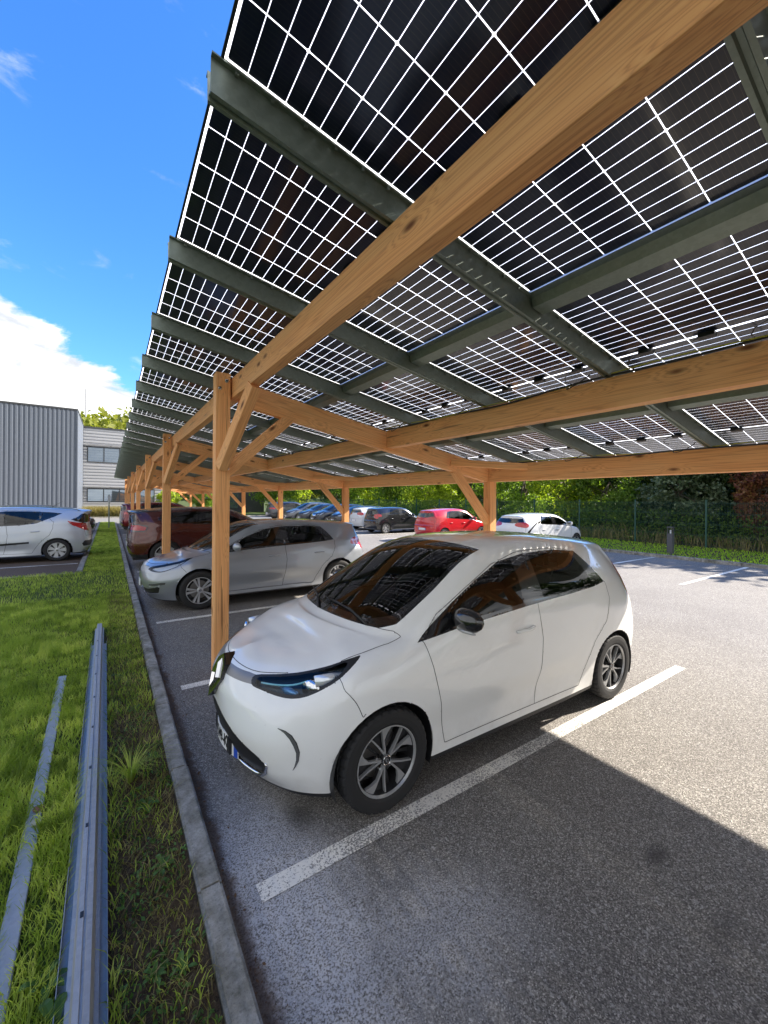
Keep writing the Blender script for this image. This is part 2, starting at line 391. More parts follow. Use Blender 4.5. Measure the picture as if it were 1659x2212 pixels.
# ================================================================ ground
def sheet(name, xs, ys, z, m_, jit=0, kind='structure', **pr):
    vs = []; nx, ny = len(xs), len(ys)
    for yy in ys:
        for xx in xs: vs.append(S(xx, yy, z+(random.uniform(-jit, jit) if jit else 0)))
    fs = [(j*nx+i, j*nx+i+1, (j+1)*nx+i+1, (j+1)*nx+i) for j in range(ny-1) for i in range(nx-1)]
    return obj(name, vs, fs, m_, kind=kind, **pr)
lin = lambda a, b, n: [a+(b-a)*i/(n-1) for i in range(n)]
farsoil = simple('field_soil', (.05, .075, .025), .95)
sheet('ground', (-500, -60, 60, 500), (-500, -60, 120, 700), -.30, farsoil)
sheet('parking_ground', (.44, 15.8), (-14, 36.2), 0, ASPH)
sheet('left_parking_ground', (-30, -.65), (12.3, 36.2), 0, ASPH)
sheet('road', (-60, 60), (36.2, 45.2), 0, simple('pale_road_asphalt', (.17, .165, .16), .9))
# planted strip between the kerbs
sheet('grass_verge', lin(-8, .345, 40), lin(-6, 12.3, 80), .045, SOIL, .012)
sheet('grass_strip', lin(-.53, .345, 8), lin(12.3, 36, 60), .048, SOIL, .01)
sheet('far_grass_strip', lin(15.95, 40, 30), lin(-14, 60, 80), .05, SOIL, .012)
sheet('far_lawn', (-60, 15.9), (45.2, 90), .02, SOIL)
def kerb(name, x0, x1, y0, y1, h, along='y', step=1.0):
    b = MB(); n = max(1, int((y1-y0)/step)); st = (y1-y0)/n
    for i in range(n):
        a, c = y0+i*st+.006, y0+(i+1)*st-.006; j = random.uniform(-.004, .004); t = .012
        for (u0, u1, z0, z1) in ((x0+j, x1+j, -.12, h-t), (x0+t+j, x1-t+j, h-t+.0005, h)):
            if along == 'y': b.box((u0, a, z0), (u1, c, z1), 0, S)
            else: b.box((a, u0, z0), (c, u1, z1), 0, S)
    return b.ob(name, [CONC], kind='structure')
kerb('kerb', .345, .448, -6, 36, .075)
kerb('far_kerb', 15.8, 15.93, -14, 36, .11)
kerb('left_kerb', -.65, -.53, 12.3, 36, .09)
kerb('road_kerb', 45.2, 45.35, -40, 50, .1, 'x', 2)
kerb('lot_edge_kerb', 12.18, 12.30, -20, -.65, .05, 'x')
def pline(x0, x1, y, w=.10, z=.004):
    t = w/2
    obj('parking_line', [S(x0, y-t, z), S(x1, y-t, z), S(x1, y+t, z), S(x0, y+t, z)], [(0, 1, 2, 3)], LINE, kind='structure')
for k in range(-1, 14): pline(.598, 5.42 if k else 5.424, 1.907+2.5*k, .105)
for k in range(-2, 14): pline(10.95, 15.72, 3.85+2.48*k, .10)
for k in range(0, 10): pline(-5.5, -.72, 14.3+2.4*k, .10)

# ================================================================ carport
CP = bpy.data.objects.new('solar_carport', None); sc.collection.objects.link(CP)
CP['label'] = 'long timber carport roofed with glass solar panels above the row of parked cars'; CP['category'] = 'carport'
ZB = lambda x: 3.38-.178*x                    # underside of the steel purlins
ZP = lambda x: ZB(x)+.125                     # underside of the panels
PY0 = 4.523; BAY = 5.0
def post(x, top, w=.148):
    o = bar('post', (x+w/2, PY0+w/2, 0.0), (x+w/2, PY0+w/2, top), w, w, WOOD, CP, (1, 0, 0)); return o
first = []
pf = post(.925, 3.215); first.append(pf)
b = MB()                                      # galvanised coach bolts on the post face
def boltat(mb, c, d=(0, -1, 0), r=.014):
    c = Vector(c); d = Vector(d); mb.tube([c, c+d*.004, c+d*.0045, c+d*.016], [r*1.5, r*1.5, r, r*.9], 10)
MI = frame(S(.999, 4.597, 0), S(.999, 4.597, 3.215), (1, 0, 0)).inverted()
for bx, bz in ((1.035, 3.13), (.965, 3.045), (1.045, 2.20)): b = MB(); boltat(b, MI @ S(bx, 4.523, bz), (MI.to_3x3() @ Vector((0, -1, 0)))); b.ob('bolt', [CHROME], pf)
pb = post(5.20, 2.197); first.append(pb)
for pp_, xc_ in ((pf, .999), (pb, 5.274)):
    Mi = frame(S(xc_, 4.597, 0), S(xc_, 4.597, 1), (1, 0, 0)).inverted(); b = MB()
    b.box((xc_-.078, 4.519, .0), (xc_+.078, 4.675, .012), 0, lambda x, y, z: Mi @ S(x, y, z)); b.ob('steel_shoe', [GALV], pp_)
first.append(bar('rafter', (1.192, 4.60, 3.375-.178*1.19-.13), (5.19, 4.60, 3.375-.178*5.19-.13), .09, .255, WOOD, CP))
first.append(bar('brace', (.975, 4.475, 2.20), (1.135, 3.86, 2.955), .10, .115, WOOD, CP))
first.append(bar('brace', (1.02, 4.60, 2.14), (1.80, 4.60, 2.87), .09, .125, WOOD, CP))
first.append(bar('brace', (5.22, 4.60, 1.53), (4.45, 4.60, 2.36), .09, .125, WOOD, CP))
first.append(bar('brace', (4.28, 4.50, 2.46), (5.25, 3.80, 2.40), .07, .10, WOOD, CP))
bm1 = [bar('beam', (1.137, 4.60, 3.067), (1.137, 9.60, 3.067), .092, .218, WOOD, CP),
       bar('beam', (3.19, 4.648, 2.706), (3.19, 9.552, 2.706), .115, .232, WOOD, CP),
       bar('beam', (5.262, 4.60, 2.332), (5.262, 9.60, 2.332), .14, .265, WOOD, CP)]
for k in range(-1, 7):
    if k == 0: continue
    d = S(0, BAY*k, 0)
    for o in first: dup(o, d)
for k in range(-2, 7):
    if k == 0: continue
    for o in bm1:
        if k == -2 or k == 6: continue
        dup(o, S(0, BAY*k, 0))
for (x_, zc, w_, h_) in ((1.137, 3.067, .092, .218), (3.19, 2.706, .115, .232), (5.262, 2.332, .14, .265)):
    bar('beam', (x_, -4.6, zc), (x_, -.403, zc), w_, h_, WOOD, CP)
    bar('beam', (x_, 34.60, zc), (x_, 35.6, zc), w_, h_, WOOD, CP)
# steel purlins: hat section with a grooved foot and punched flanges
YB0 = 1.575; Q = 1.21
prof = [(-.052, .125), (-.052, .119), (-.033, .119), (-.028, .0), (-.012, 0), (-.007, .012), (.007, .012), (.012, 0), (.028, 0), (.033, .119), (.055, .119), (.055, .125),
        (.029, .125), (.024, .006), (.0155, .006), (.0095, .018), (-.0095, .018), (-.0155, .006), (-.024, .006), (-.029, .125)]
X0, X1 = .290, 6.05
b = MB(); vs = []
for xx in (X0, X1):
    for (yy, zz) in prof: vs.append(S(xx, yy, ZB(xx)+zz))
n = len(prof); fs = [(i, (i+1) % n, n+(i+1) % n, n+i) for i in range(n)]
fs += [tuple(range(n)), tuple(range(2*n-1, n-1, -1))]
b.add(vs, fs)
for i in range(46):                            # tabs along the flange carrying the panels
    xx = X0+.08+i*.135
    b.box((xx, -.050, ZB(xx)+.1185-.014), (xx+.014, -.040, ZB(xx)+.1185), 0, S)
o0 = S(0, YB0, 0)
pur = b.ob('steel_purlin', [GALV], CP); pur.location = o0
for j in range(-5, 29):
    if j: dup(pur, S(0, Q*j, 0))
# panels
PL, PW = CT*24+.014+.04, CC*5+.036
pv0 = Vector((1, 0, -.178+CB)).normalized(); pyv = Vector((0, 1, CA)).normalized(); pn = pv0.cross(pyv).normalized(); pyv = pn.cross(pv0)
def pmat(x0, y0):
    p = S(x0, y0, ZP(x0)+.002); return Matrix(((pv0.x, pyv.x, pn.x, p.x), (pv0.y, pyv.y, pn.y, p.y), (pv0.z, pyv.z, pn.z, p.z), (0, 0, 0, 1)))
lam = obj('solar_panel', [(.006, .006, .010), (PL-.006, .006, .010), (PL-.006, PW-.006, .010), (.006, PW-.006, .010)], [(0, 1, 2, 3)], LAM, CP)
lam.matrix_basis = pmat(.315, YB0+.034-Q)
b = MB(); T_ = .011
for (a, c) in (((0, 0, 0), (PL, T_, .03)), ((0, PW-T_, 0), (PL, PW, .03)), ((0, T_+.0003, 0), (T_, PW-T_-.0003, .03)), ((PL-T_, T_+.0003, 0), (PL, PW-T_-.0003, .03))): b.box(a, c)
fr_ = b.ob('panel_frame', [BLACK], lam)
for k in range(3):
    b = MB(); cx_, cy_ = PL/2, CC*(.9+1.6*k)+.018
    b.box((cx_-.022, cy_-.045, -.016), (cx_+.022, cy_+.045, .0095)); b.tube([(cx_, cy_+.04, -.006), (cx_, cy_+.075, -.008)], .006)
    if k != 1: b.tube([(cx_, cy_+.07, -.008), (cx_+.03, cy_+.13, -.02), (cx_+.09, cy_+.16, -.03), (cx_+.2, cy_+.14, -.028)], .0035, 5)
    b.ob('junction_box', [BLACK], lam)
G_ = 1.925
for c in range(3):
    for j in range(-5, 28):
        if c == 0 and j == 0: continue
        xx = .315+G_*c; yy = YB0+.034-Q+Q*j
        o = dup(lam, None); o.matrix_basis = pmat(xx, yy)
# cross channels closing the joint between panel rows
chp = [(-.095, .0), (-.064, -.010), (-.050, -.062), (.050, -.062), (.064, -.010), (.095, 0)]
ch0 = None
for c in range(2):
    xc = .315+G_*c+PL+(G_-PL)/2
    vs = [S(xc+px, yy, ZP(xc)-.178*px+pz) for yy in (.038, Q-.038) for (px, pz) in chp]
    fs = [(i, i+1, 7+i, 6+i) for i in range(5)]+[(0, 5, 4, 3, 2, 1), (6, 7, 8, 9, 10, 11)]
    ch = obj('cross_channel', vs, fs, GALV, CP); ch.location = S(0, YB0-Q*5, 0)
    for j in range(-4, 28): dup(ch, S(0, Q*(j+5), 0))
vs = [S(xx, yy, ZP(xx)+zz) for zz in (0, .004) for xx, yy in ((5.95, -4.5), (6.47, -4.5), (6.47, 35.5), (5.95, 35.5))]
obj('edge_flashing', vs, [(0, 3, 2, 1), (4, 5, 6, 7), (0, 1, 5, 4), (1, 2, 6, 5), (2, 3, 7, 6), (3, 0, 4, 7)], GALV, CP)
# cables clipped along the top of the inner beams
CY = simple('yellow_green_earth_cable', (.45, .42, .04), .5)
for (xb, zt, ph) in ((3.125, 2.832, 0), (5.185, 2.475, 1.3)):
    for (m_, r, dz) in ((BLACK, .009, 0), (CY, .0055, .012)):
        pts = []
        for i in range(0, 400):
            yy = -4+i*.1
            pts.append(S(xb-.018+.006*math.sin(yy*2.1+ph+dz*300), yy, zt-.012+dz+.014*math.sin(yy*1.7+ph)+.009*math.sin(yy*4.3+dz*200)))
        b = MB(); b.tube(pts, r, 5); b.ob('cable', [m_], CP, True)
    for j in range(-3, 26):
        y0 = YB0+Q*j+.12; b = MB(); pts = []
        for t in range(11):
            a = math.pi*t/10
            pts.append(S(xb-.02-.10*math.sin(a)*(.7+.3*math.sin(j*2.3)), y0+.20*(1-math.cos(a))/2*(1+.4*math.sin(j)), zt+.07*math.cos(a*.5)**2-.02-.05*math.sin(a)))
        b.tube(pts, .0045, 5); b.ob('cable', [BLACK], CP, True)
LP = S(.999, 4.597, 0); CP.location = LP
for ch in CP.children: ch.matrix_parent_inverse = Matrix.Translation(-LP)

# ================================================================ steel rails lying in the grass
def rail(label, pts2, y0, y1, z, xo0, xo1, m_=GALVB, holes=False):
    n_ = 40; vs = []; L = len(pts2)
    for i in range(n_+1):
        t = i/n_; yy = y0+(y1-y0)*t; xo = xo0+(xo1-xo0)*t
        for (px, pz) in pts2: vs.append(S(xo+px, yy, z+pz))
    fs = [(i*L+k, i*L+(k+1) % L, (i+1)*L+(k+1) % L, (i+1)*L+k) for i in range(n_) for k in range(L)]
    b = MB(); b.add(vs, fs); b.add(vs[:L], [tuple(range(L))]) ; b.add(vs[-L:], [tuple(range(L))[::-1]])
    if holes:
        for i in range(14):
            yy = y0+.25+i*.55
            if yy < y1: t = (yy-y0)/(y1-y0); xo = xo0+(xo1-xo0)*t; b.box((xo-.018, yy, z+.0665), (xo-.006, yy+.028, z+.0712), 1, S)
    p = vs[0].copy()
    o = b.ob('steel_rail', [m_, BLACK]); o['label'] = label; o['category'] = 'metal rail'; return o
hat = [(-.068, .004), (-.068, 0), (-.045, 0), (-.030, .062), (-.012, .062), (-.008, .056), (.008, .056), (.012, .062), (.030, .062), (.045, 0), (.068, 0), (.068, .004), (.048, .004), (.034, .068), (.009, .069), (.005, .062), (-.005, .062), (-.009, .069), (-.034, .068), (-.048, .004)]; hat = [(q_*.72, w_) for q_, w_ in hat]
tray = [(-.115, .035), (-.115, 0), (.095, 0), (.095, .035), (.091, .035), (.091, .004), (-.111, .004), (-.111, .035)]; tray = [(q_*.74, w_) for q_, w_ in tray]
flat = [(-.05, .018), (-.05, 0), (.05, 0), (.05, .018), (.046, .018), (.046, .0215), (-.046, .0215), (-.046, .018)]; flat = [(q_*.68, w_) for q_, w_ in flat]
rail('ridged grey steel rail with slots lying on top of the flat tray in the grass', hat, -1.5, 6.72, .088, -.050, -.095, holes=True)
rail('wide flat galvanised tray under the ridged rail in the grass', tray, -1.5, 6.1, .052, -.045, -.085)
rail('narrow flat steel strip half sunk in grass left of the ridged rail', flat, -1.0, 5.15, .058, -.270, -.375)

# ================================================================ kerb-side litter and weeds
def leafquads(C, size, up=.3, flat=0.):
    """diamond leaves at centres C"""
    n = len(C); d = rng.normal(size=(n, 3)); d[:, 2] = d[:, 2]*(1-flat)+up; d /= np.linalg.norm(d, axis=1)[:, None]
    q = rng.normal(size=(n, 3)); a = np.cross(d, q); a /= np.linalg.norm(a, axis=1)[:, None]; b_ = np.cross(d, a)
    s = (size*(.6+.8*rng.random(n)))[:, None]
    V = np.stack([C+a*s, C+b_*s*.55+d*s*.12, C-a*s, C-b_*s*.55+d*s*.12], 1).reshape(-1, 3)
    F = np.arange(4*n).reshape(n, 4); return V, F
def blades(X, Y, Z0, Hh, W, lean=.45):
    n = len(X); ang = rng.random(n)*2*np.pi; ca, sa = np.cos(ang), np.sin(ang)
    la = rng.random(n)*2*np.pi; ln = Hh*lean*(.3+1.1*rng.random(n)); lx, ly = np.cos(la)*ln, np.sin(la)*ln
    G = Z0+CA*Y+CB*X
    def p(dx, dy, dz): return np.stack([X+dx, Y+dy, G+dz], 1)
    V = np.stack([p(-ca*W, -sa*W, 0), p(ca*W, sa*W, 0), p(lx*.35+ca*W*.8, ly*.35+sa*W*.8, Hh*.55), p(lx*.35-ca*W*.8, ly*.35-sa*W*.8, Hh*.55), p(lx, ly, Hh*.95)+0*V0(n)], 1).reshape(-1, 3)
    i = np.arange(n)*5
    F4 = np.stack([i, i+1, i+2, i+3], 1); F4b = np.stack([i+3, i+2, i+4, i+4], 1)
    return V, F4, np.stack([i+3, i+2, i+4], 1)
def V0(n): return np.zeros((n, 3))
def grass(name, X, Y, Z0, Hh, W, m_, lean=.45, **pr):
    V, F4, F3 = blades(X, Y, Z0, Hh, W, lean)
    n = len(F4); me = bpy.data.meshes.new(name)
    me.vertices.add(len(V)); me.vertices.foreach_set('co', V.astype(np.float32).ravel())
    li = np.concatenate([F4, F3], 1).ravel(); me.loops.add(len(li)); me.loops.foreach_set('vertex_index', li.astype(np.int32))
    st = np.stack([np.arange(n)*7, np.arange(n)*7+4], 1).ravel(); me.polygons.add(2*n); me.polygons.foreach_set('loop_start', st.astype(np.int32))
    me.materials.append(m_); me.update(calc_edges=True)
    return link(bpy.data.objects.new(name, me), None, **pr)
def scatter(n, x0, x1, y0, y1, keep):
    X = x0+(x1-x0)*rng.random(n); Y = y0+(y1-y0)*rng.random(n); k = keep(X, Y); return X[k], Y[k]
def nz(X, Y, s):
    return .5+.25*np.sin(X*s+1.3*np.sin(Y*s*.7))+.25*np.sin(Y*s*1.1+1.7*np.cos(X*s*.9))
def railx(Y): return -.050-.045*(Y+1.5)/8.22
def stripx(Y): return -.270-.105*(Y+1)/6.15
def nokeep(X, Y):
    r = (np.abs(X-railx(Y)) < .082) & (Y < 6.75); r2 = (np.abs(X-stripx(Y)) < .026) & (Y < 5.2)
    return ~(r | r2)
def k1(X, Y):
    bare = np.clip((X-railx(Y)-.02)/.12, 0, 1)*np.clip((9-Y)/5, 0, 1)
    near = np.exp(-np.maximum(0, Y-3)/3.2)+.16
    dens = (1-.90*bare)*near*(.55+.6*nz(X, Y, 7))
    return nokeep(X, Y) & (rng.random(len(X)) < dens)
X, Y = scatter(150000, -1.6, .33, .9, 9, k1)
H_ = (.05+.07*rng.random(len(X)))*(.55+.8*nz(X, Y, 4))*np.where(X > railx(Y)+.1, .55, 1)
grass('grass', X, Y, .045, H_, .0022+.001*rng.random(len(X)), GRASS, .7, kind='stuff')
X, Y = scatter(60000, -8, .33, 4, 12.25, lambda X, Y: nokeep(X, Y) & (rng.random(len(X)) < .35+.6*nz(X, Y, 3)))
grass('grass', X, Y, .045, (.04+.05*rng.random(len(X))), .0045, GRASS, .6, kind='stuff')
X, Y = scatter(30000, -.52, .33, 12.3, 36, lambda X, Y: rng.random(len(X)) < .9)
grass('grass', X, Y, .045, (.03+.05*rng.random(len(X))), .006, GRASS, .6, kind='stuff')
X, Y = scatter(9000, .0, .34, .9, 9, lambda X, Y: (X > railx(Y)+.1) & (rng.random(len(X)) < .4+.5*nz(X, Y, 9)))
grass('dry_grass', X, Y, .045, (.02+.05*rng.random(len(X))), .002, DRY, 1.3, kind='stuff')
X, Y = scatter(30000, 15.95, 20.5, -10, 34, lambda X, Y: rng.random(len(X)) < .9)
grass('grass', X, Y, .05, (.04+.05*rng.random(len(X))), .012, leafmat('bright_grass_blade', (.20, .34, .02), (.34, .52, .04), (.50, .64, .07), .55, 1.6), .6, kind='stuff')
# one big tuft beside the rails and leafy weeds
def tuft(x0, y0, n, hh, label):
    a = rng.random(n)*2*np.pi; r = .015*rng.random(n); vs = []; fs = []
    for i in range(n):
        ca, sa = math.cos(a[i]), math.sin(a[i]); L = hh*(.5+.7*rng.random()); w = .0028; ln = .55+.5*rng.random()
        base = S(x0+ca*r[i], y0+sa*r[i], .05); o = len(vs)
        for k in range(5):
            t = k/4; px = ca*L*ln*t*t*.9+ca*L*.12*t; py = sa*L*ln*t*t*.9+sa*L*.12*t; pz = L*(t*.95-.42*t*t*t)
            ww = w*(1-t*.9)
            vs += [base+Vector((px-sa*ww, py+ca*ww, pz)), base+Vector((px+sa*ww, py-ca*ww, pz))]
        for k in range(4): fs.append((o+2*k, o+2*k+1, o+2*k+3, o+2*k+2))
    o = obj('grass_tuft', vs, fs, GRASS); o['label'] = label; o['category'] = 'grass tuft'
tuft(.125, 3.05, 110, .30, 'large spiky grass tuft growing against the right side of the ridged rail')
def weed(x0, y0, n, r, label, m_):
    vs = []; fs = []
    for i in range(n):
        a = 2*math.pi*i/n+random.uniform(-.3, .3); ca, sa = math.cos(a), math.sin(a); L = r*random.uniform(.6, 1.1); o = len(vs); b0 = S(x0, y0, .05); rise = random.uniform(.15, .6)
        for t, w in ((0, .06), (.35, .13), (.7, .2), (.9, .14), (1.04, .01)):
            c = b0+Vector((ca*L*t, sa*L*t, L*rise*math.sin(t*2.2))); w *= L*.9
            vs += [c+Vector((-sa*w, ca*w, w*.25)), c, c+Vector((sa*w, -ca*w, w*.25))]
        for k in range(4):
            q = o+3*k; fs += [(q, q+1, q+4, q+3), (q+1, q+2, q+5, q+4)]
    o = obj('weed', vs, fs, m_); o['label'] = label; o['category'] = 'weed'; o['group'] = 'broad-leaved weeds in the verge'
WEEDG = leafmat('weed_leaf', (.045, .10, .02), (.08, .17, .035), (.14, .24, .06), .3, 9)
wl = 'broad-leaved weed in the grass verge'
for i, (wx, wy, r, lb) in enumerate([(.20, 2.75, .07, 'weed on bare soil just beyond the big tuft, nearer the kerb'), (.27, 3.25, .05, 'small weed close to the kerb beside the big tuft'),
        (.19, 4.05, .07, 'weed patch in the bare soil between rail and kerb, far from the tuft'), (.23, 2.25, .06, 'leafy weed on bare soil between rail and kerb, on the camera side of the tuft'),
        (-.14, 1.75, .10, 'tall pale-leaved weed left of the rails at the bottom of the photo'), (-.19, 1.95, .08, 'weed left of the tray near the lower edge'), (.16, 1.75, .05, 'dark low weed beside the rail at the bottom edge'),
        (.25, 1.72, .05, 'weed beside the kerb at the bottom edge'), (.1, 4.9, .07, 'weed right of the rails near their far end'), (-.22, 1.62, .09, 'large light-green weed at the lower left corner')]):
    weed(wx, wy, 9, r, lb, WEEDG)
X, Y = scatter(5000, .0, .34, 1.2, 7, lambda X, Y: (X > railx(Y)+.11) & (nz(X, Y, 11) > .45))
C = np.stack([X, Y, .055+CA*Y+CB*X+.02*rng.random(len(X))], 1); V, F = leafquads(C, .010, 1.0)
npobj('ground_cover', V, F, [WEEDG], kind='stuff')
for i, (lx, ly, lb) in enumerate([(-.315, 2.90, 'pale dry leaf lying on the narrow strip, the lower one of two'), (-.322, 3.02, 'brown dry leaf on the narrow strip just above the pale one')]):
    n_ = 10; c0 = S(lx, ly, .086); ra = (.5, 2.1)[i]; vs = [c0+Vector((0, 0, .006))]+[c0+Vector((.022*math.cos(a)*(1+.3*math.cos(2*a)), .034*math.sin(a), .004*math.sin(3*a)+.002)) @ Matrix.Identity(3) for a in lin(0, 2*math.pi, n_+1)[:-1]]
    vs += [v-Vector((0, 0, .0012)) for v in vs]; m_n = n_+1
    fs = [(0, 1+k, 1+(k+1) % n_) for k in range(n_)]+[(m_n, m_n+1+(k+1) % n_, m_n+1+k) for k in range(n_)]+[(1+k, m_n+1+k, m_n+1+(k+1) % n_, 1+(k+1) % n_) for k in range(n_)]
    o = obj('fallen_leaf', vs, fs, simple(('pale_dry_leaf', 'brown_dry_leaf')[i], ((.42, .40, .30), (.26, .13, .06))[i], .8)); o['label'] = lb; o['category'] = 'leaf'
# brown litter along the kerb foot
X, Y = scatter(5200, .45, .62, .8, 16, lambda X, Y: rng.random(len(X)) < np.exp(-(X-.45)/.035)*(.3+.9*nz(X, Y, 5)))
C = np.stack([X, Y, .006+CA*Y+CB*X+.008*rng.random(len(X))], 1); V, F = leafquads(C, .009, 1.4)
npobj('leaf_litter', V, F, [simple('dead_leaf', (.12, .065, .032), .8)], kind='stuff')
# ================================================================ fence, lamps, sign
FGREEN = simple('fence_green_paint', (.015, .075, .055), .45)
FX, FY0, FS = 20.4, 6.30, 2.72
fn = empty('mesh_fence', S(FX, FY0, .05), 'tall dark green welded mesh fence running behind the far grass strip', 'fence')
b = MB(); O = S(FX, FY0, .05)
loc = lambda x, y, z: S(x, y, z)-S(0, 0, 0)
for i in range(54): yy = .03+i*.05; b.box((-.003, yy-.0025, .03), (.003, yy+.0025, 1.93), 0, loc)
for zz in (.10, .5, .55, .95, 1.0, 1.40, 1.45, 1.85):
    b.box((-.008, .0, zz-.003), (-.0032, FS, zz+.003), 0, loc)
mp = b.ob('mesh_panel', [FGREEN], fn)
b = MB(); b.box((-.03, -.03, -.05), (.03, .03, 1.98), 0, loc); b.box((-.032, -.032, 1.98), (.032, .032, 2.0), 0, loc); fp = b.ob('fence_post', [FGREEN], fn)
for k in range(-8, 18):
    if k: dup(mp, S(0, FS*k, 0)); dup(fp, S(0, FS*k, 0))
GREYP = simple('anthracite_paint', (.075, .08, .09), .45)
def bollard(x, y, label):
    r = empty('bollard_light', S(x, y, .05), label, 'bollard lamp', 'bollard lamps on the far grass strip')
    b = MB(); b.box((-.085, -.085, -.05), (.085, .085, .74)); b.box((-.085, -.085, .955), (.085, .085, .99)); b.box((-.10, -.10, -.05), (.10, .10, .02))
    for sx in (-1, 1):
        for sy in (-1, 1): b.box((sx*.07-.008, sy*.07-.008, .7405), (sx*.07+.008, sy*.07+.008, .9545))
    b.ob('post', [GREYP], r); b = MB(); b.box((-.06, -.06, .7405), (.06, .06, .9545)); b.ob('lens', [CLEAR], r)
    b = MB(); b.tube([(0, 0, .745), (0, 0, .87)], .025, 10); b.ob('lamp', [WHITEP], r)
bollard(16.8, 6.24, 'grey square bollard lamp on the grass by the fence at the right')
bollard(16.9, 20.6, 'grey bollard lamp partly hidden between the black and the red hatchback')
r = empty('sign_post', S(0, 29.1, .05), 'slim grey post with a small plate at the far end of the grass strip', 'sign post')
b = MB(); b.tube([(0, 0, -.1), (0, 0, 2.0)], .035, 10); b.ob('pole', [GALV], r)
b = MB(); b.box((-.07, -.045, 1.55), (.07, -.036, 1.95)); b.ob('sign_plate', [simple('plain_grey_plate', (.4, .42, .43), .5)], r)

# ================================================================ buildings
CLADD = simple('blue_grey_cladding', (.135, .155, .19), .42, .25); CLADL = simple('silver_cladding', (.40, .405, .42), .38, .35)
WINFR = simple('window_frame_grey', (.045, .048, .052), .5)
WG = mat('window_pane_glass'); P(WG, col=(.30, .35, .40), rough=.03, metal=.8); WG = WG.mat
hall = empty('industrial_hall', S(-8, 42, 0), 'windowless hall clad in vertical blue-grey ribbed sheet at the left', 'building')
def lrt(root, ob):
    ob.parent = root; ob.matrix_parent_inverse = Matrix.Translation(-root.location); return ob
HX, HY, HH = -2.1, 40.15, 8.75; b = MB(); p_ = .275; vs = []; top = []
xx = HX-.02; path = []
while xx > -34: path += [(xx, 0), (xx-.10, 0), (xx-.125, .045), (xx-.225, .045), (xx-.25, 0)]; xx -= p_
vs = [S(px, HY+py, -.3) for px, py in path]+[S(px, HY+py, HH) for px, py in path]; n = len(path)
b.add(vs, [(i, n+i, n+i+1, i+1) for i in range(n-1)])
yy = HY+.02; path = []
while yy < 60: path += [(0, yy), (0, yy+.10), (-.045, yy+.125), (-.045, yy+.225), (0, yy+.25)]; yy += p_
n = len(path); b.add([S(HX+px, py, -.3) for px, py in path]+[S(HX+px, py, HH) for px, py in path], [(i, i+1, n+i+1, n+i) for i in range(n-1)])
b.box((HX-32, 60.6, -.3), (HX, 60.7, HH), 0, S); b.box((HX-32, HY+.1, -.3), (HX-31.9, 60, HH), 0, S)
lrt(hall, b.ob('wall', [CLADD]))
b = MB(); b.box((HX-32, HY-.03, HH+.001), (HX+.03, 60.7, HH+.12), 0, S); lrt(hall, b.ob('roof', [WINFR]))
b = MB(); b.box((HX-.03, HY-.035, -.3), (HX+.025, HY-.004, HH), 0, S); lrt(hall, b.ob('corner_trim', [CLADD]))
b = MB(); b.box((-9.6, HY-.10, 1.75), (-7.6, HY-.02, 3.15), 0, S); w_ = lrt(hall, b.ob('window', [WINFR]))
b = MB(); b.box((-9.5, HY-.125, 1.85), (-7.7, HY-.101, 3.05), 0, S); q = b.ob('pane', [simple('pale_grey_shutter', (.42, .43, .44), .6)]); lrt(hall, q)
b = MB(); b.tube([S(HX+.4, 43, HH), S(HX+.4, 43, HH+2.4)], .05, 8); 
off = empty('office_building', S(4, 49, 0), 'low office building with silver horizontal siding and ribbon windows', 'building')
lrt(off, b.ob('vent_pipe', [CLADL]))
OY, OX0, OX1, OH = 48.5, HX+.02, 5.9, 8.6
def siding(z0, z1, xa, xb, root, name='wall'):
    b = MB(); pr = []; zz = z0
    while zz < z1-.05:
        pr += [(0, zz), (0, zz+.05), (-.05, zz+.085), (-.05, zz+.235), (0, zz+.27)]; zz += .30
    pr = [(yy, min(z_, z1)) for yy, z_ in pr]; n = len(pr)
    b.add([S(xa, OY+py, pz) for py, pz in pr]+[S(xb, OY+py, pz) for py, pz in pr], [(i, n+i, n+i+1, i+1) for i in range(n-1)])
    return lrt(root, b.ob(name, [CLADL]))
bands = [(-.3, 1.42), (2.78, 5.28), (6.84, 8.6)]
for z0, z1 in bands: siding(z0, z1, OX0, OX1, off)
b = MB(); b.box((OX0, OY+.03, -.3), (OX1, OY+11, OH-.02), 0, S); lrt(off, b.ob('core', [WINFR]))
b = MB(); b.box((OX0-.02, OY-.10, OH+.001), (OX1+.1, OY+11, OH+.14), 0, S); lrt(off, b.ob('roof', [WINFR]))
def owin(xa, xb, z0, z1, n=3):
    b = MB()
    b.box((xa, OY-.06, z0), (xb, OY+.028, z0+.09), 0, S); b.box((xa, OY-.06, z1-.09), (xb, OY+.028, z1), 0, S)
    for i in range(n+1):
        xm = xa+(xb-xa)*i/n; b.box((xm-.045, OY-.058, z0+.0905), (xm+.045, OY+.028, z1-.0905), 0, S)
    w_ = lrt(off, b.ob('window', [WINFR]))
    for i in range(n):
        b = MB(); b.box((xa+(xb-xa)*i/n+.0455, OY-.03, z0+.0905), (xa+(xb-xa)*(i+1)/n-.0455, OY-.02, z1-.0905), 0, S); lrt(off, b.ob('pane', [WG]))
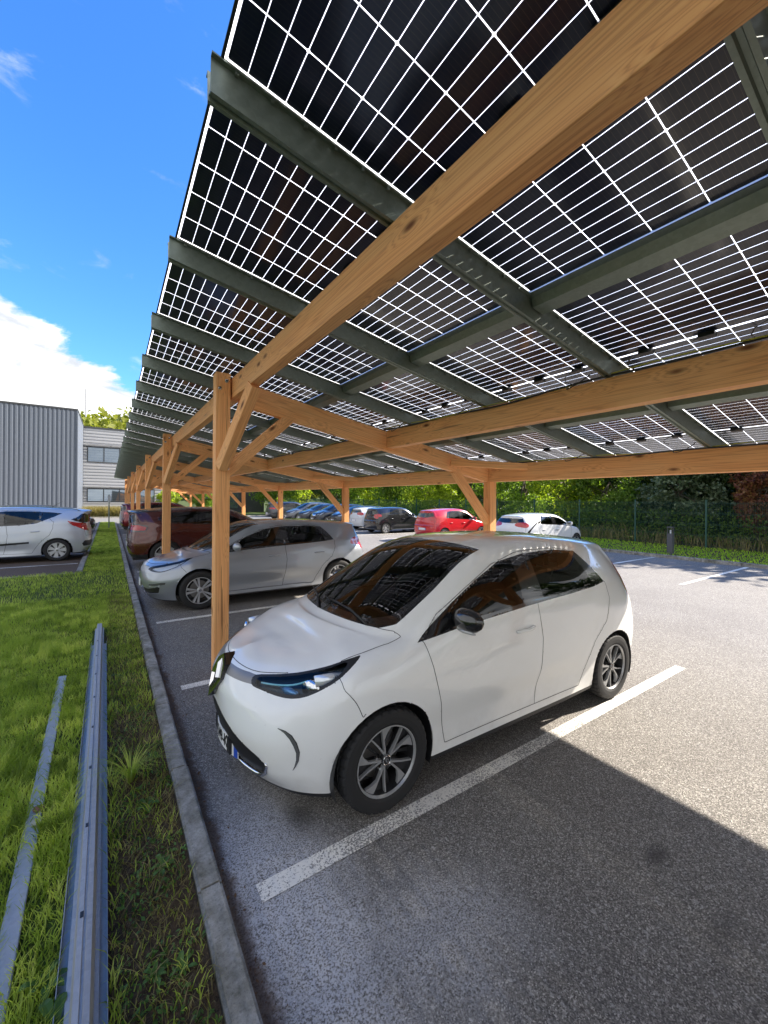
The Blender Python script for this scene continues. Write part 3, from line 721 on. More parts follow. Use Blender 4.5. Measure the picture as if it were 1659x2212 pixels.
for za, zb in ((1.43, 2.77), (5.29, 6.83)):
    owin(-1.75, 2.15, za, zb); owin(2.6, 3.9, za, zb, 1)
    for xa, xb in ((OX0, -1.76), (2.16, 2.59), (3.91, OX1)):
        siding(za, zb, xa, xb, off)
    b = MB()                                   # sun louvre above the windows
    for k in range(6): b.box((-1.9, OY-.62+.09*k, zb+.18), (4.1, OY-.57+.09*k, zb+.20), 0, S)
    for xm in (-1.9, .2, 2.3, 4.06): b.box((xm, OY-.62, zb+.2005), (xm+.04, OY-.06, zb+.235), 0, S)
    lrt(off, b.ob('sun_louvre', [CLADL]))
dk = empty('dark_shed', S(14, 60, 0), 'small dark grey flat-roofed shed far behind the carport posts', 'building')
b = MB(); b.box((10.5, 58, 0), (18.5, 63, 3.6), 0, S); lrt(dk, b.ob('wall', [WINFR])); b = MB(); b.box((10.3, 57.8, 3.601), (18.7, 63.2, 3.8), 0, S); lrt(dk, b.ob('roof', [CLADL]))
b = MB(); b.box((12.2, 57.93, .6), (14.8, 57.997, 2.6), 0, S); lrt(dk, b.ob('window', [WG]))

# ================================================================ trees and bushes
def crown(x, y, z0, z1, r, n, size, cl=70, seed=0, squash=1.):
    g = np.random.default_rng(seed)
    d = g.normal(size=(cl, 3)); d /= np.linalg.norm(d, axis=1)[:, None]; rad = .35+.65*g.random(cl)**.5
    cc = d*rad[:, None]*np.array([r, r, (z1-z0)/2]) + np.array([0, 0, (z0+z1)/2]); cc[:, :2] *= (1-.25*np.clip((cc[:, 2]-z0)/(z1-z0), 0, 1))[:, None]
    cr = r*(.16+.20*g.random(cl))
    k = g.integers(0, cl, n); q = g.normal(size=(n, 3)); q /= np.linalg.norm(q, axis=1)[:, None]
    C = cc[k]+q*(cr[k]*(.45+.6*g.random(n)))[:, None]*np.array([1, 1, .75])
    C = C[C[:, 2] > .1]; V, F = leafquads(C, size, .35)
    return V, F, cc
def tree(x, y, h, r, m_, label, n=7000, size=.10, z0=None, kind='tree', trunk=.13, seed=1, group='trees and bushes behind the mesh fence', gz=.05):
    z0 = h*.12 if z0 is None else z0
    root = empty(kind, S(x, y, gz), label, 'tree' if kind == 'tree' else 'bush', group)
    V, F, cc = crown(0, 0, z0, h, r, n, size, seed=seed); npobj('crown', V, F, [m_], root)
    b = MB(); hz = h*.62; g = random.Random(seed)
    pts = [Vector((g.uniform(-.05, .05)*i, g.uniform(-.05, .05)*i, hz*i/5-.1*(i == 0))) for i in range(6)]
    b.tube(pts, [trunk*(1-.13*i) for i in range(6)], 8)
    for i in range(9):
        c = Vector(cc[g.randrange(len(cc))]); s_ = pts[g.randrange(2, 6)]; mid = (s_+c)/2+Vector((0, 0, .15))
        b.tube([s_, mid, c], [trunk*.42, trunk*.26, trunk*.1], 5)
    b.ob('trunk', [BARK], root, True)
T = [
 (23.0, -4.0, 8.5, 2.9, LEAF_D, 'tall dark tree behind the fence at the far right edge', 7000, .10, 'tree'),
 (22.3, 4.9, 3.9, 1.35, LEAF_R, 'reddish bush pressing against the fence at the right edge', 7000, .07, 'bush'),
 (25.4, 3.8, 9.0, 2.9, LEAF_D, 'dark tree rising behind the reddish bush', 8000, .10, 'tree'),
 (24.3, 5.6, 8.5, 2.7, LEAF_D, 'dark tree behind the right-hand bollard lamp', 9000, .09, 'tree'),
 (22.5, 7.9, 4.6, 1.9, LEAF_W, 'bush with big grey-green leaves leaning over the fence', 6500, .085, 'bush'),
 (24.8, 9.0, 7.0, 2.3, LEAF_D, 'dark tree just left of the grey-green bush', 8000, .09, 'tree'),
 (22.9, 11.6, 4.8, 1.9, LEAF_M, 'green bush behind the white hatchback bonnet', 8000, .08, 'bush'),
 (23.2, 14.3, 6.2, 2.2, LEAF_Y, 'bright yellow-green tree directly right of the front carport back post', 11000, .08, 'tree'),
 (26.0, 12.0, 6.0, 2.2, LEAF_D, 'tall dark tree behind the bright yellow-green tree', 7000, .10, 'tree'),
 (23.4, 17.4, 5.5, 2.0, LEAF_M, 'green tree behind the red hatchback', 9000, .08, 'tree'),
 (22.8, 20.2, 7.5, 2.4, LEAF_M, 'tree with a clear grey trunk between black and red hatchbacks', 7000, .09, 'tree'),
 (26.0, 22.8, 6.0, 2.3, LEAF_D, 'dark tree behind the small black hatchback', 7000, .10, 'tree'),
 (22.6, 24.0, 4.6, 2.0, LEAF_Y, 'vivid yellow bush just left of the black hatchback roof', 9000, .085, 'bush'),
 (23.6, 27.6, 6.0, 2.4, LEAF_Y, 'yellow-green tree behind the white hatchback of the far row', 8000, .10, 'tree'),
 (23.4, 31.5, 6.5, 2.6, LEAF_M, 'green tree behind the navy crossover', 8000, .11, 'tree'),
 (23.8, 36.0, 6.8, 2.8, LEAF_Y, 'yellow-green tree behind the grey crossover', 8000, .12, 'tree'),
 (23.6, 41.0, 7.0, 3.0, LEAF_M, 'green tree behind the dark estate car', 8000, .13, 'tree'),
 (24.5, 47.0, 8.0, 3.4, LEAF_D, 'dark tree at the far end of the fence', 8000, .14, 'tree'),
 (17.5, 50.0, 7.5, 3.4, LEAF_M, 'round green tree on the lawn beyond the car park', 9000, .13, 'tree'),
 (21.0, 56.0, 9.0, 4.0, LEAF_Y, 'big yellow-green tree far beyond the lawn', 9000, .15, 'tree'),
 (8.6, 47.0, 4.2, 1.8, LEAF_M, 'leafy shrub at the right end of the silver office building', 5000, .10, 'bush'),
 (5.0, 46.4, 2.8, 1.2, LEAF_Y, 'pale shrub in front of the silver office wall', 3500, .09, 'bush'),
]
for i, (x, y, h, r, m_, lb, n, s_, kd) in enumerate(T):
    tree(x, y, h, r, m_, lb, n, s_, None if i != 10 else 2.2, kd, .14 if kd == 'tree' else .06, seed=10+i)
# dense undergrowth right behind the fence, tall dry grass at its foot
X, Y = scatter(42000, 20.7, 22.6, -10, 46, lambda X, Y: rng.random(len(X)) < .4+.6*nz(X, Y, 1.7))
Zh = .1+(1.0+.9*nz(X, Y, .9))*rng.random(len(X))
C = np.stack([X, Y, .05+CA*Y+CB*X+Zh], 1); V, F = leafquads(C, .06, .5); npobj('undergrowth', V, F, [LEAF_M], kind='stuff')
X, Y = scatter(6000, 20.3, 21.4, -10, 40, lambda X, Y: rng.random(len(X)) < .25+.8*nz(X, Y, .6))
grass('tall_dry_grass', X, Y, .05, .3+.75*rng.random(len(X))*nz(X, Y, .8)+.2, .012, DRY, .45, kind='stuff')
X, Y = scatter(60000, 25.5, 34, -16, 62, lambda X, Y: rng.random(len(X)) < 1)
X = np.where(Y > 8.5, X+4, X); C = np.stack([X, Y, CA*Y+CB*X+np.where(Y > 8.5, 4.2, 9)*rng.random(len(X))], 1); V, F = leafquads(C, .34, .5); npobj('woodland', V, F, [LEAF_D], kind='stuff')
# pale grasses at the office wall
X, Y = scatter(9000, -2.0, 4.4, 46.6, 48.2, lambda X, Y: rng.random(len(X)) < .9)
grass('ornamental_grass', X, Y, .02, .5+.7*rng.random(len(X)), .02, DRY, .6, kind='stuff')
# wooded hill behind the buildings
gx = lin(-90, 160, 40); gy = lin(66, 190, 20); vs = []
for yy in gy:
    for xx in gx:
        t = min(1, max(0, (yy-66)/45)); hh = 18*t*t*(3-2*t)*(.8+.2*math.sin(xx*.05)); vs.append(S(xx, yy, hh-.2))
obj('hill', vs, [(j*40+i, j*40+i+1, (j+1)*40+i+1, (j+1)*40+i) for j in range(19) for i in range(39)], farsoil, kind='structure')
n = 42000; cx_ = np.repeat(rng.uniform(-60, 70, 520), 110); k = len(cx_); cy_ = np.repeat(rng.uniform(76, 122, 520), 110); rr = np.repeat(rng.uniform(2.2, 4.2, 520), 110)
t = np.clip((cy_-66)/45, 0, 1); hh = 18*t*t*(3-2*t)*(.8+.2*np.sin(cx_*.05))
q = rng.normal(size=(k, 3)); q /= np.linalg.norm(q, axis=1)[:, None]; q *= (.7+.35*rng.random(k))[:, None]
C = np.stack([cx_+q[:, 0]*rr, cy_+q[:, 1]*rr, hh+CA*cy_+CB*cx_+rr*.8+q[:, 2]*rr*1.15], 1); V, F = leafquads(C, .62, .4)
npobj('hillside_wood', V, F, [leafmat('hill_foliage', (.11, .125, .02), (.20, .22, .03), (.30, .31, .05), .4, .35)], kind='stuff')
# ================================================================ cars
# half-body control net of a small hatchback, nose at x=0, side at +y; rows run from sill (0) to centre line (8)
def zip3(xs, ys, zs): return [tuple(v) for v in zip(xs, ys, zs)]
NET = np.array([
 zip3((.15,.07,.035,.035,.065,.095,.135,.19,.26), (0,)*9, (.19,.34,.50,.64,.735,.785,.82,.85,.875)),
 zip3((.18,.10,.065,.085,.135,.165,.205,.26,.33), (.30,.33,.34,.345,.335,.305,.24,.13,0), (.185,.34,.50,.645,.745,.79,.828,.857,.883)),
 zip3((.31,.22,.195,.24,.315,.345,.37,.41,.46), (.58,.62,.635,.64,.61,.52,.39,.20,0), (.18,.345,.505,.66,.765,.828,.868,.893,.905)),
 zip3((.47,.415,.40,.44,.49,.52,.54,.565,.59), (.74,.77,.785,.775,.73,.63,.46,.24,0), (.178,.36,.53,.70,.815,.878,.915,.937,.945)),
 zip3((.64,.62,.61,.63,.66,.67,.66,.63,.62), (.80,.83,.845,.833,.785,.675,.49,.26,0), (.18,.37,.56,.735,.87,.928,.96,.975,.98)),
 zip3((.84,.84,.84,.85,.86,.85,.79,.71,.68), (.82,.85,.862,.848,.795,.70,.51,.27,0), (.185,.38,.57,.765,.905,.96,.995,1.01,1.015)),
 zip3((1.15,1.15,1.15,1.14,1.14,1.09,.93,.815,.78), (.835,.832,.855,.842,.80,.72,.60,.31,0), (.19,.38,.58,.78,.945,1.0,1.022,1.032,1.035)),
 zip3((1.45,1.45,1.45,1.45,1.45,1.38,1.27,1.16,1.13), (.838,.822,.846,.832,.80,.695,.615,.33,0), (.19,.38,.58,.785,.985,1.180,1.204,1.232,1.238)),
 zip3((1.80,1.80,1.80,1.80,1.80,1.75,1.70,1.64,1.62), (.838,.818,.845,.832,.80,.645,.57,.31,0), (.19,.38,.58,.79,1.02,1.39,1.428,1.468,1.476)),
 zip3((2.15,2.15,2.15,2.15,2.15,2.13,2.10,2.05,2.03), (.838,.818,.846,.832,.80,.618,.54,.30,0), (.19,.38,.58,.795,1.04,1.472,1.512,1.542,1.55)),
 zip3((2.6,)*9, (.838,.822,.852,.836,.802,.598,.52,.29,0), (.19,.38,.58,.80,1.06,1.478,1.522,1.556,1.562)),
 zip3((3.05,)*9, (.825,.845,.85,.842,.808,.588,.51,.28,0), (.19,.38,.58,.81,1.085,1.458,1.504,1.54,1.548)),
 zip3((3.43,3.43,3.43,3.43,3.44,3.42,3.43,3.44,3.45), (.82,.85,.865,.855,.80,.572,.50,.27,0), (.20,.38,.58,.82,1.09,1.425,1.470,1.508,1.516)),
 zip3((3.78,3.80,3.81,3.79,3.74,3.70,3.74,3.79,3.81), (.78,.812,.822,.805,.74,.545,.48,.26,0), (.22,.38,.58,.83,1.08,1.365,1.425,1.466,1.474)),
 zip3((3.95,4.0,4.015,4.0,3.94,3.84,3.86,3.90,3.92), (.62,.65,.66,.64,.585,.47,.40,.23,0), (.24,.38,.58,.83,1.08,1.35,1.402,1.438,1.446)),
 zip3((4.01,4.06,4.084,4.07,4.02,3.925,3.935,3.945,3.95), (0,)*9, (.24,.38,.58,.83,1.08,1.34,1.39,1.42,1.43)),
], float)
def catmull(Pn, t):
    """Catmull-Rom along axis 0 at float indices t"""
    n = len(Pn); i = np.clip(np.floor(t).astype(int), 0, n-2); f = (t-i)[:, None, None]
    g = lambda k: Pn[np.clip(k, 0, n-1)]
    mr = np.array([1., -1., 1.]) if Pn.shape[-1] == 3 else 1.
    p0 = np.where((i == 0)[:, None, None], g(i+1)*mr, g(i-1)); p3 = np.where((i == n-2)[:, None, None], g(i)*mr, g(i+2)); p1, p2 = g(i), g(i+1)
    return .5*(2*p1+(p2-p0)*f+(2*p0-5*p1+4*p2-p3)*f*f+(3*p1-p0-3*p2+p3)*f**3)
def pchip(Pn, t):
    """monotone cubic along axis 0"""
    d = Pn[1:]-Pn[:-1]; m_ = np.zeros_like(Pn); a, b = d[:-1], d[1:]
    with np.errstate(divide='ignore', invalid='ignore'): hm = np.where(a*b > 0, 2*a*b/(a+b), 0)
    m_[1:-1] = hm; m_[0] = d[0]; m_[-1] = d[-1]; m_[-1, ..., 0] = 0; m_[-1, ..., 2] = 0
    n = len(Pn); i = np.clip(np.floor(t).astype(int), 0, n-2); f = (t-i).reshape(-1, *([1]*(Pn.ndim-1)))
    return (2*f**3-3*f**2+1)*Pn[i]+(f**3-2*f**2+f)*m_[i]+(-2*f**3+3*f**2)*Pn[i+1]+(f**3-f**2)*m_[i+1]
NU, NV = 16, 9
class Surf:
    """dense lookup of the body surface at (u, v)"""
    def __init__(s, net):
        s.k = 24; tu = np.linspace(0, NU-1, (NU-1)*s.k+1); tv = np.linspace(0, NV-1, (NV-1)*s.k+1)
        A = catmull(net, tu)                       # (nu, 9, 3)
        B = pchip(np.swapaxes(A, 0, 1), tv)        # (nv, nu, 3)
        s.T = np.swapaxes(B, 0, 1)
        s.T[:, -1, 1] = 0; s.T[0, :, 1] = 0; s.T[-1, :, 1] = 0
    def __call__(s, u, v):
        a = np.clip(u, 0, NU-1)*s.k; b = np.clip(v, 0, NV-1)*s.k
        i = np.clip(np.floor(a).astype(int), 0, s.T.shape[0]-2); j = np.clip(np.floor(b).astype(int), 0, s.T.shape[1]-2)
        fa = (a-i)[..., None]; fb = (b-j)[..., None]; T = s.T
        return (T[i, j]*(1-fa)+T[i+1, j]*fa)*(1-fb)+(T[i, j+1]*(1-fa)+T[i+1, j+1]*fa)*fb
def inpoly(px, py, poly):
    r = np.zeros(px.shape, bool); n = len(poly)
    for i in range(n):
        x1, y1 = poly[i]; x2, y2 = poly[(i+1) % n]
        if y1 == y2: continue
        r ^= ((y1 > py) != (y2 > py)) & (px < (x2-x1)*(py-y1)/(y2-y1)+x1)
    return r
def nearest(px, py, poly, sx=1., sy=1.):
    best = np.full(px.shape, 1e9); bx = px.copy(); by = py.copy(); n = len(poly)
    for i in range(n):
        x1, y1 = poly[i]; x2, y2 = poly[(i+1) % n]; dx, dy = x2-x1, y2-y1; L = dx*dx*sx*sx+dy*dy*sy*sy+1e-12
        t = np.clip(((px-x1)*dx*sx*sx+(py-y1)*dy*sy*sy)/L, 0, 1); qx = x1+t*dx; qy = y1+t*dy; d = np.hypot((px-qx)*sx, (py-qy)*sy); k = d < best
        best = np.where(k, d, best); bx = np.where(k, qx, bx); by = np.where(k, qy, by)
    return best, bx, by
def smoothpoly(p, n=4):
    p = np.array(p, float); m_ = len(p); out = []
    for i in range(m_):
        p0, p1, p2, p3 = p[i-1], p[i], p[(i+1) % m_], p[(i+2) % m_]
        for k in range(n):
            f = k/n; out.append(tuple(.5*(2*p1+(p2-p0)*f+(2*p0-5*p1+4*p2-p3)*f*f+(3*p1-p0-3*p2+p3)*f**3)))
    return out
def circle(cx, cz, r, n=40): return [(cx+r*math.cos(2*math.pi*i/n), cz+r*math.sin(2*math.pi*i/n)) for i in range(n)]
# features in the base car's own side view (x,z) or surface (u,v) coordinates, drawn over one another in this order
BASEF = [
 ('hood', 'uv', [(0, 6.1), (.6, 5.75), (1.3, 5.35), (2.2, 5.05), (3.2, 4.92), (4.4, 4.9), (5.3, 4.95), (5.8, 5.15), (6.0, 5.6), (6.04, 6.1), (6.04, 8.2), (-.2, 8.2)]),
 ('front_bumper', 'uv', [(-.2, -.2), (4.6, -.2), (4.5, 1.6), (4.05, 2.75), (3.2, 3.95), (1.3, 4.2), (.6, 4.9), (-.2, 5.2)]),
 ('front_door', 'xz', [(1.30, .27), (1.25, .55), (1.19, .80), (1.14, .965), (1.3, 1.10), (1.6, 1.25), (1.9, 1.385), (2.2, 1.452), (2.31, 1.46), (2.31, 1.06), (2.34, .78), (2.30, .50), (2.25, .27)]),
 ('rear_door', 'xz', [(2.25, .27), (2.30, .50), (2.34, .78), (2.31, 1.06), (2.31, 1.46), (2.75, 1.458), (2.97, 1.43), (3.10, 1.32), (3.32, 1.13), (3.34, .98), (3.26, .78), (3.08, .62), (2.94, .42), (2.86, .27)]),
 ('tailgate', 'uv', [(13.75, 2.6), (15.2, 2.6), (15.2, 8.2), (14.2, 8.2), (14.2, 7), (13.8, 5.6), (13.55, 4.4)]),
 ('window_surround', 'xz', [(1.10, .958), (1.5, 1.005), (2.2, 1.052), (2.75, 1.08), (3.12, 1.105), (3.31, 1.13), (3.19, 1.29), (3.07, 1.415), (2.75, 1.445), (2.3, 1.44), (1.98, 1.40), (1.70, 1.29), (1.45, 1.165), (1.25, 1.05)]),
 ('front_window', 'xz', [(1.40, 1.045), (1.7, 1.05), (2.14, 1.077), (2.155, 1.25), (2.13, 1.412), (2.0, 1.392), (1.75, 1.298), (1.5, 1.178), (1.42, 1.12)]),
 ('rear_window', 'xz', [(2.40, 1.09), (2.75, 1.105), (3.12, 1.13), (3.07, 1.27), (2.99, 1.40), (2.7, 1.423), (2.37, 1.422), (2.38, 1.25)]),
 ('windscreen_surround', 'uv', [(6.25, 5.78), (6.04, 6.1), (6.04, 8.2), (8.5, 8.2), (8.5, 6.02), (7.3, 5.85)]),
 ('windscreen', 'uv', [(6.45, 6.2), (6.27, 6.5), (6.22, 8.2), (8.42, 8.2), (8.42, 6.18), (7.3, 6.08)]),
 ('back_window_surround', 'uv', [(13.75, 4.2), (15.2, 4.15), (15.2, 5.0), (13.85, 5.0)]),
 ('back_window', 'uv', [(13.9, 4.28), (15.2, 4.23), (15.2, 4.92), (13.98, 4.93)]),
]
ZOEF = BASEF+[
 ('grille_band', 'uv', [(-.2, 4.15), (.55, 4.2), (1.3, 4.25), (1.5, 4.9), (1.0, 5.3), (.55, 5.35), (-.2, 5.5)]),
 ('headlight_surround', 'uv', smoothpoly([(1.15, 4.25), (1.2, 5.12), (1.8, 5.12), (2.6, 5.03), (3.4, 4.93), (4.0, 4.84), (4.3, 4.78), (3.8, 4.32), (3.2, 3.95), (2.5, 3.72), (1.9, 3.75), (1.4, 3.98)], 3)),
 ('headlight', 'uv', smoothpoly([(1.25, 4.3), (1.30, 4.95), (1.8, 4.94), (2.6, 4.88), (3.2, 4.82), (3.75, 4.74), (3.55, 4.38), (3.05, 4.08), (2.5, 3.88), (1.9, 3.92), (1.5, 4.1)], 3)),
 ('lower_intake', 'uv', smoothpoly([(-.3, .45), (.5, .45), (1.1, .48), (1.62, .62), (1.85, 1.0), (1.72, 1.40), (1.25, 1.75), (.6, 2.15), (-.3, 2.25)], 3)),
 ('sill_trim', 'uv', [(-.2, -.2), (15.2, -.2), (15.2, .14), (-.2, .14)]),
 ('tail_light', 'uv', smoothpoly([(13.15, 3.65), (13.2, 4.35), (13.6, 4.6), (14.2, 4.3), (14.3, 3.7), (13.7, 3.3)], 3)),
]
MEDF = BASEF+[
 ('grille', 'uv', [(-.2, 3.1), (.9, 3.2), (1.15, 3.6), (1.05, 4.5), (-.2, 4.7)]),
 ('headlight_surround', 'uv', smoothpoly([(1.15, 3.6), (1.35, 4.5), (2.2, 4.95), (3.2, 4.97), (4.5, 4.9), (3.75, 4.2), (2.9, 3.62), (2.1, 3.25)], 3)),
 ('headlight', 'uv', smoothpoly([(1.3, 3.75), (1.45, 4.35), (2.2, 4.8), (3.2, 4.85), (4.3, 4.8), (3.7, 4.3), (2.9, 3.75), (2.1, 3.4)], 3)),
 ('lower_intake', 'uv', [(-.2, .5), (1.3, .6), (2.2, .9), (2.35, 1.45), (2.2, 1.55), (1.4, 1.25), (-.2, 1.3)]),
 ('fog_light', 'uv', [(1.55, 1.62), (2.7, 1.75), (2.75, 1.95), (2.5, 2.0), (1.6, 1.82)]),
 ('tail_light', 'uv', smoothpoly([(12.75, 3.75), (12.9, 4.15), (13.6, 4.25), (14.3, 4.1), (14.3, 3.4), (13.7, 3.2), (13.4, 3.6)], 3)),
 ('sill_trim', 'uv', [(-.2, -.2), (15.2, -.2), (15.2, .10), (-.2, .10)]),
]
def warpfn(sp):
    """piecewise warp of the base body to another car's main dimensions"""
    L, W, H = sp['L'], sp['W'], sp['H']; xf, xr = sp['xf'], sp['xr']; zb = sp.get('zb', .2); belt = sp.get('belt', 1.0); hood = sp.get('hood', 0)
    ws, rs = sp.get('ws', 0), sp.get('rs', 0); rw = sp.get('roofw', 1.0); nose = sp.get('nose', 0)
    def f(p):
        x, y, z = p[..., 0].copy(), p[..., 1].copy(), p[..., 2].copy()
        t = np.clip((z-1.03)/.5, 0, 1)
        z2 = np.interp(z, [0, .2, .58, 1.04, 1.562], [zb-.2, zb, .58*(.4+.6*belt/1.04)+(zb-.2)*.6, belt, H])
        fr = np.clip(1-np.abs(x-.55)/.75, 0, 1)*np.clip((z-.5)/.3, 0, 1)
        z2 = z2+hood*fr
        x2 = np.interp(x, [0, .84, 3.43, 4.084], [0, xf, xr, L])
        x2 = x2+ws*t*np.clip((2.6-x)/1.0, 0, 1)+rs*t*np.clip((x-2.6)/1.0, 0, 1)
        x2 = x2-sp.get('tailbulge', 0)*np.clip((x-3.4)/.6, 0, 1)*np.clip((1.0-z)/.3, 0, 1)*-1
        y2 = y*(W/1.73)*(1+(rw-1)*t)
        return np.stack([x2, y2, z2], -1)
    return f
BASESPEC = dict(L=4.084, W=1.73, H=1.562, xf=.84, xr=3.43, zb=.2, belt=1.04)
def car(kind, sp, label, nose, heading, parts_mats, feats, res=.03, cat='car', group=None, wheel='multi', Rw=.31, plate=None, hero=False, roofrails=False, rot=0.):
    """nose: site point under the front bumper centre; heading: +1 nose points to -x, -1 nose points to +x"""
    f = warpfn(sp); s0 = Surf(NET); SF = Surf(NET); base = SF.T.copy(); SF.T = f(base)
    hx = heading; ex = Vector((hx*math.cos(rot), hx*math.sin(rot), 0)); ey0 = Vector((-hx*math.sin(rot), hx*math.cos(rot), 0))
    nrm = Vector((-CB, -CA, 1)).normalized(); ex = (ex-nrm*ex.dot(nrm)).normalized(); ey = nrm.cross(ex)
    o = S(*nose, .004); M = Matrix(((ex.x, ey.x, nrm.x, o.x), (ex.y, ey.y, nrm.y, o.y), (ex.z, ey.z, nrm.z, o.z), (0, 0, 0, 1)))
    c = Vector((sp['L']/2, 0, 0)); M2 = M @ Matrix.Translation(c)
    root = empty(kind, None, label, cat, group, mw=M2); OFF = np.array([sp['L']/2, 0, 0])
    # --- dense parameter grid with spacing ~res
    T = base; du = np.linalg.norm(np.diff(T[:, 2*24, :], axis=0), axis=1); cu = np.concatenate([[0], np.cumsum(du)])
    nu = int(cu[-1]/res); ug = np.interp(np.linspace(0, cu[-1], nu), cu, np.arange(len(cu))/24.)
    dv = np.maximum(np.linalg.norm(np.diff(T[9*24, :, :], axis=0), axis=1), np.linalg.norm(np.diff(T[3*24], axis=0), axis=1)); cv = np.concatenate([[0], np.cumsum(dv)])
    nv = int(cv[-1]/res); vg = np.interp(np.linspace(0, cv[-1], nv), cv, np.arange(len(cv))/24.)
    U, Vv = np.meshgrid(ug, vg, indexing='ij')
    ar = Rw+.045
    xf0, xr0 = .84, 3.43
    # arch circles must be round on the warped car: expressed in warped coordinates
    feats = list(feats)
    GU = np.gradient(U, axis=0); GV = np.gradient(Vv, axis=1)
    snapped = np.zeros(U.shape, bool)
    eps = 1e-3
    def project(typ, U, Vv, warped=False):
        if typ == 'uv': return U, Vv
        p = (SF if warped else s0)(U, Vv); return p[..., 0], p[..., 2]
    arches = [('arch', 'wxz', circle(sp['xf'], Rw, ar)), ('arch', 'wxz', circle(sp['xr'], Rw, ar))]
    def snap(typ, poly, U, Vv, snapped):
        w = typ == 'wxz'; a, b = project('uv' if typ == 'uv' else 'xz', U, Vv, w)
        if typ == 'uv':
            # compare in metres: scale by local size
            d, qx, qy = nearest(a, b, poly, 1/np.maximum(np.abs(GU), 1e-6), 1/np.maximum(np.abs(GV), 1e-6)); ok = (d < .62) & ~snapped
            # only clamp along the nearer grid direction
            return np.where(ok, qx, U), np.where(ok, qy, Vv), snapped | ok
        d, qx, qy = nearest(a, b, poly)
        k = (d < res*.62) & ~snapped & (Vv < 6.0)
        if w: k &= (Vv < 4.5)
        idx = np.where(k); u, v = U[idx], Vv[idx]; tx, ty = qx[idx], qy[idx]; u0, v0 = u.copy(), v.copy()
        for _ in range(3):
            x0, z0 = project('xz', u, v, w); xu, zu = project('xz', u+eps, v, w); xv, zv = project('xz', u, v+eps, w)
            J = (xu-x0)*(zv-z0)-(xv-x0)*(zu-z0); J = np.where(np.abs(J) < 1e-9, 1e-9, J)
            ex_, ez_ = tx-x0, ty-z0
            ddu = ((zv-z0)*ex_-(xv-x0)*ez_)/J*eps; ddv = (-(zu-z0)*ex_+(xu-x0)*ez_)/J*eps
            u = u+np.clip(ddu, -.05, .05); v = v+np.clip(ddv, -.12, .12)
        good = (np.abs(u-u0) < .25) & (np.abs(v-v0) < .5)
        U = U.copy(); Vv = Vv.copy(); U[idx] = np.where(good, u, u0); Vv[idx] = np.where(good, v, v0); snapped = snapped.copy(); snapped[idx] |= good
        return U, Vv, snapped
    order = arches+[q for q in feats][::-1]
    for nm, typ, poly in order: U, Vv, snapped = snap(typ, poly, U, Vv, snapped)
    Uc = (U[:-1, :-1]+U[1:, :-1]+U[:-1, 1:]+U[1:, 1:])/4; Vc = (Vv[:-1, :-1]+Vv[1:, :-1]+Vv[:-1, 1:]+Vv[1:, 1:])/4
    lab = np.zeros(Uc.shape, int); names = ['body']
    xs, zs = project('xz', Uc, Vc); side = (Uc > 3) & (Uc < 13.9)
    for nm, typ, poly in feats:
        names.append(nm); a, b = (Uc, Vc) if typ == 'uv' else (xs, zs)
        k = inpoly(a, b, poly)
        if typ == 'xz': k &= side & (Vc < 5.6)
        if nm in ('front_window', 'rear_window', 'window_surround'): k &= (Vc > 3.6)
        lab[k] = len(names)-1
    xw, zw = project('xz', Uc, Vc, True)
    for nm, typ, poly in arches:
        k = inpoly(xw, zw, poly) & (Vc < 4.6); lab[k] = -1
    P3 = SF(U, Vv); P3[:, -1, 1] = 0; P3[0, :, 1] = 0; P3[-1, :, 1] = 0
    P3 = P3-OFF
    # gentle normals-based relief: lamps sit flush, intake recessed
    idm = np.arange(U.size).reshape(U.shape)
    quads = np.stack([idm[:-1, :-1], idm[1:, :-1], idm[1:, 1:], idm[:-1, 1:]], -1)
    V3 = P3.reshape(-1, 3); mir = np.array([1, -1, 1])
    dPu = np.gradient(P3, axis=0); dPv = np.gradient(P3, axis=1); N3 = np.cross(dPu, dPv); N3 /= np.linalg.norm(N3, axis=-1)[..., None]+1e-9
    N3 = N3.reshape(-1, 3)
    flip = -1. if N3[idm[len(ug)//2, nv//4]][1] < 0 else 1.
    N3 = N3*flip
    def emit(nm, F, matl, both, offs=0., smooth=True):
        if not len(F): return
        used, inv = np.unique(F.ravel(), return_inverse=True); Vs = V3[used]+N3[used]*offs; Fs = inv.reshape(-1, 4)
        if flip < 0: Fs = Fs[:, ::-1]
        if both:
            Vm = Vs*mir; Fm = Fs[:, ::-1]+len(Vs); 
            VV = np.concatenate([Vs, Vm]); FF = np.concatenate([Fs, Fm]); o_ = npobj(nm, VV, FF, [matl], root, smooth=smooth)
            if (np.abs(Vs[:, 1]) < 1e-4).any():
                bm = bmesh.new(); bm.from_mesh(o_.data); bmesh.ops.remove_doubles(bm, verts=[v for v in bm.verts if abs(v.co.y) < 1e-4], dist=1e-5); bm.to_mesh(o_.data); bm.free()
            return o_
        a_ = npobj(nm, Vs, Fs, [matl], root, smooth=smooth); npobj(nm, Vs*mir, Fs[:, ::-1], [matl], root, smooth=smooth); return a_
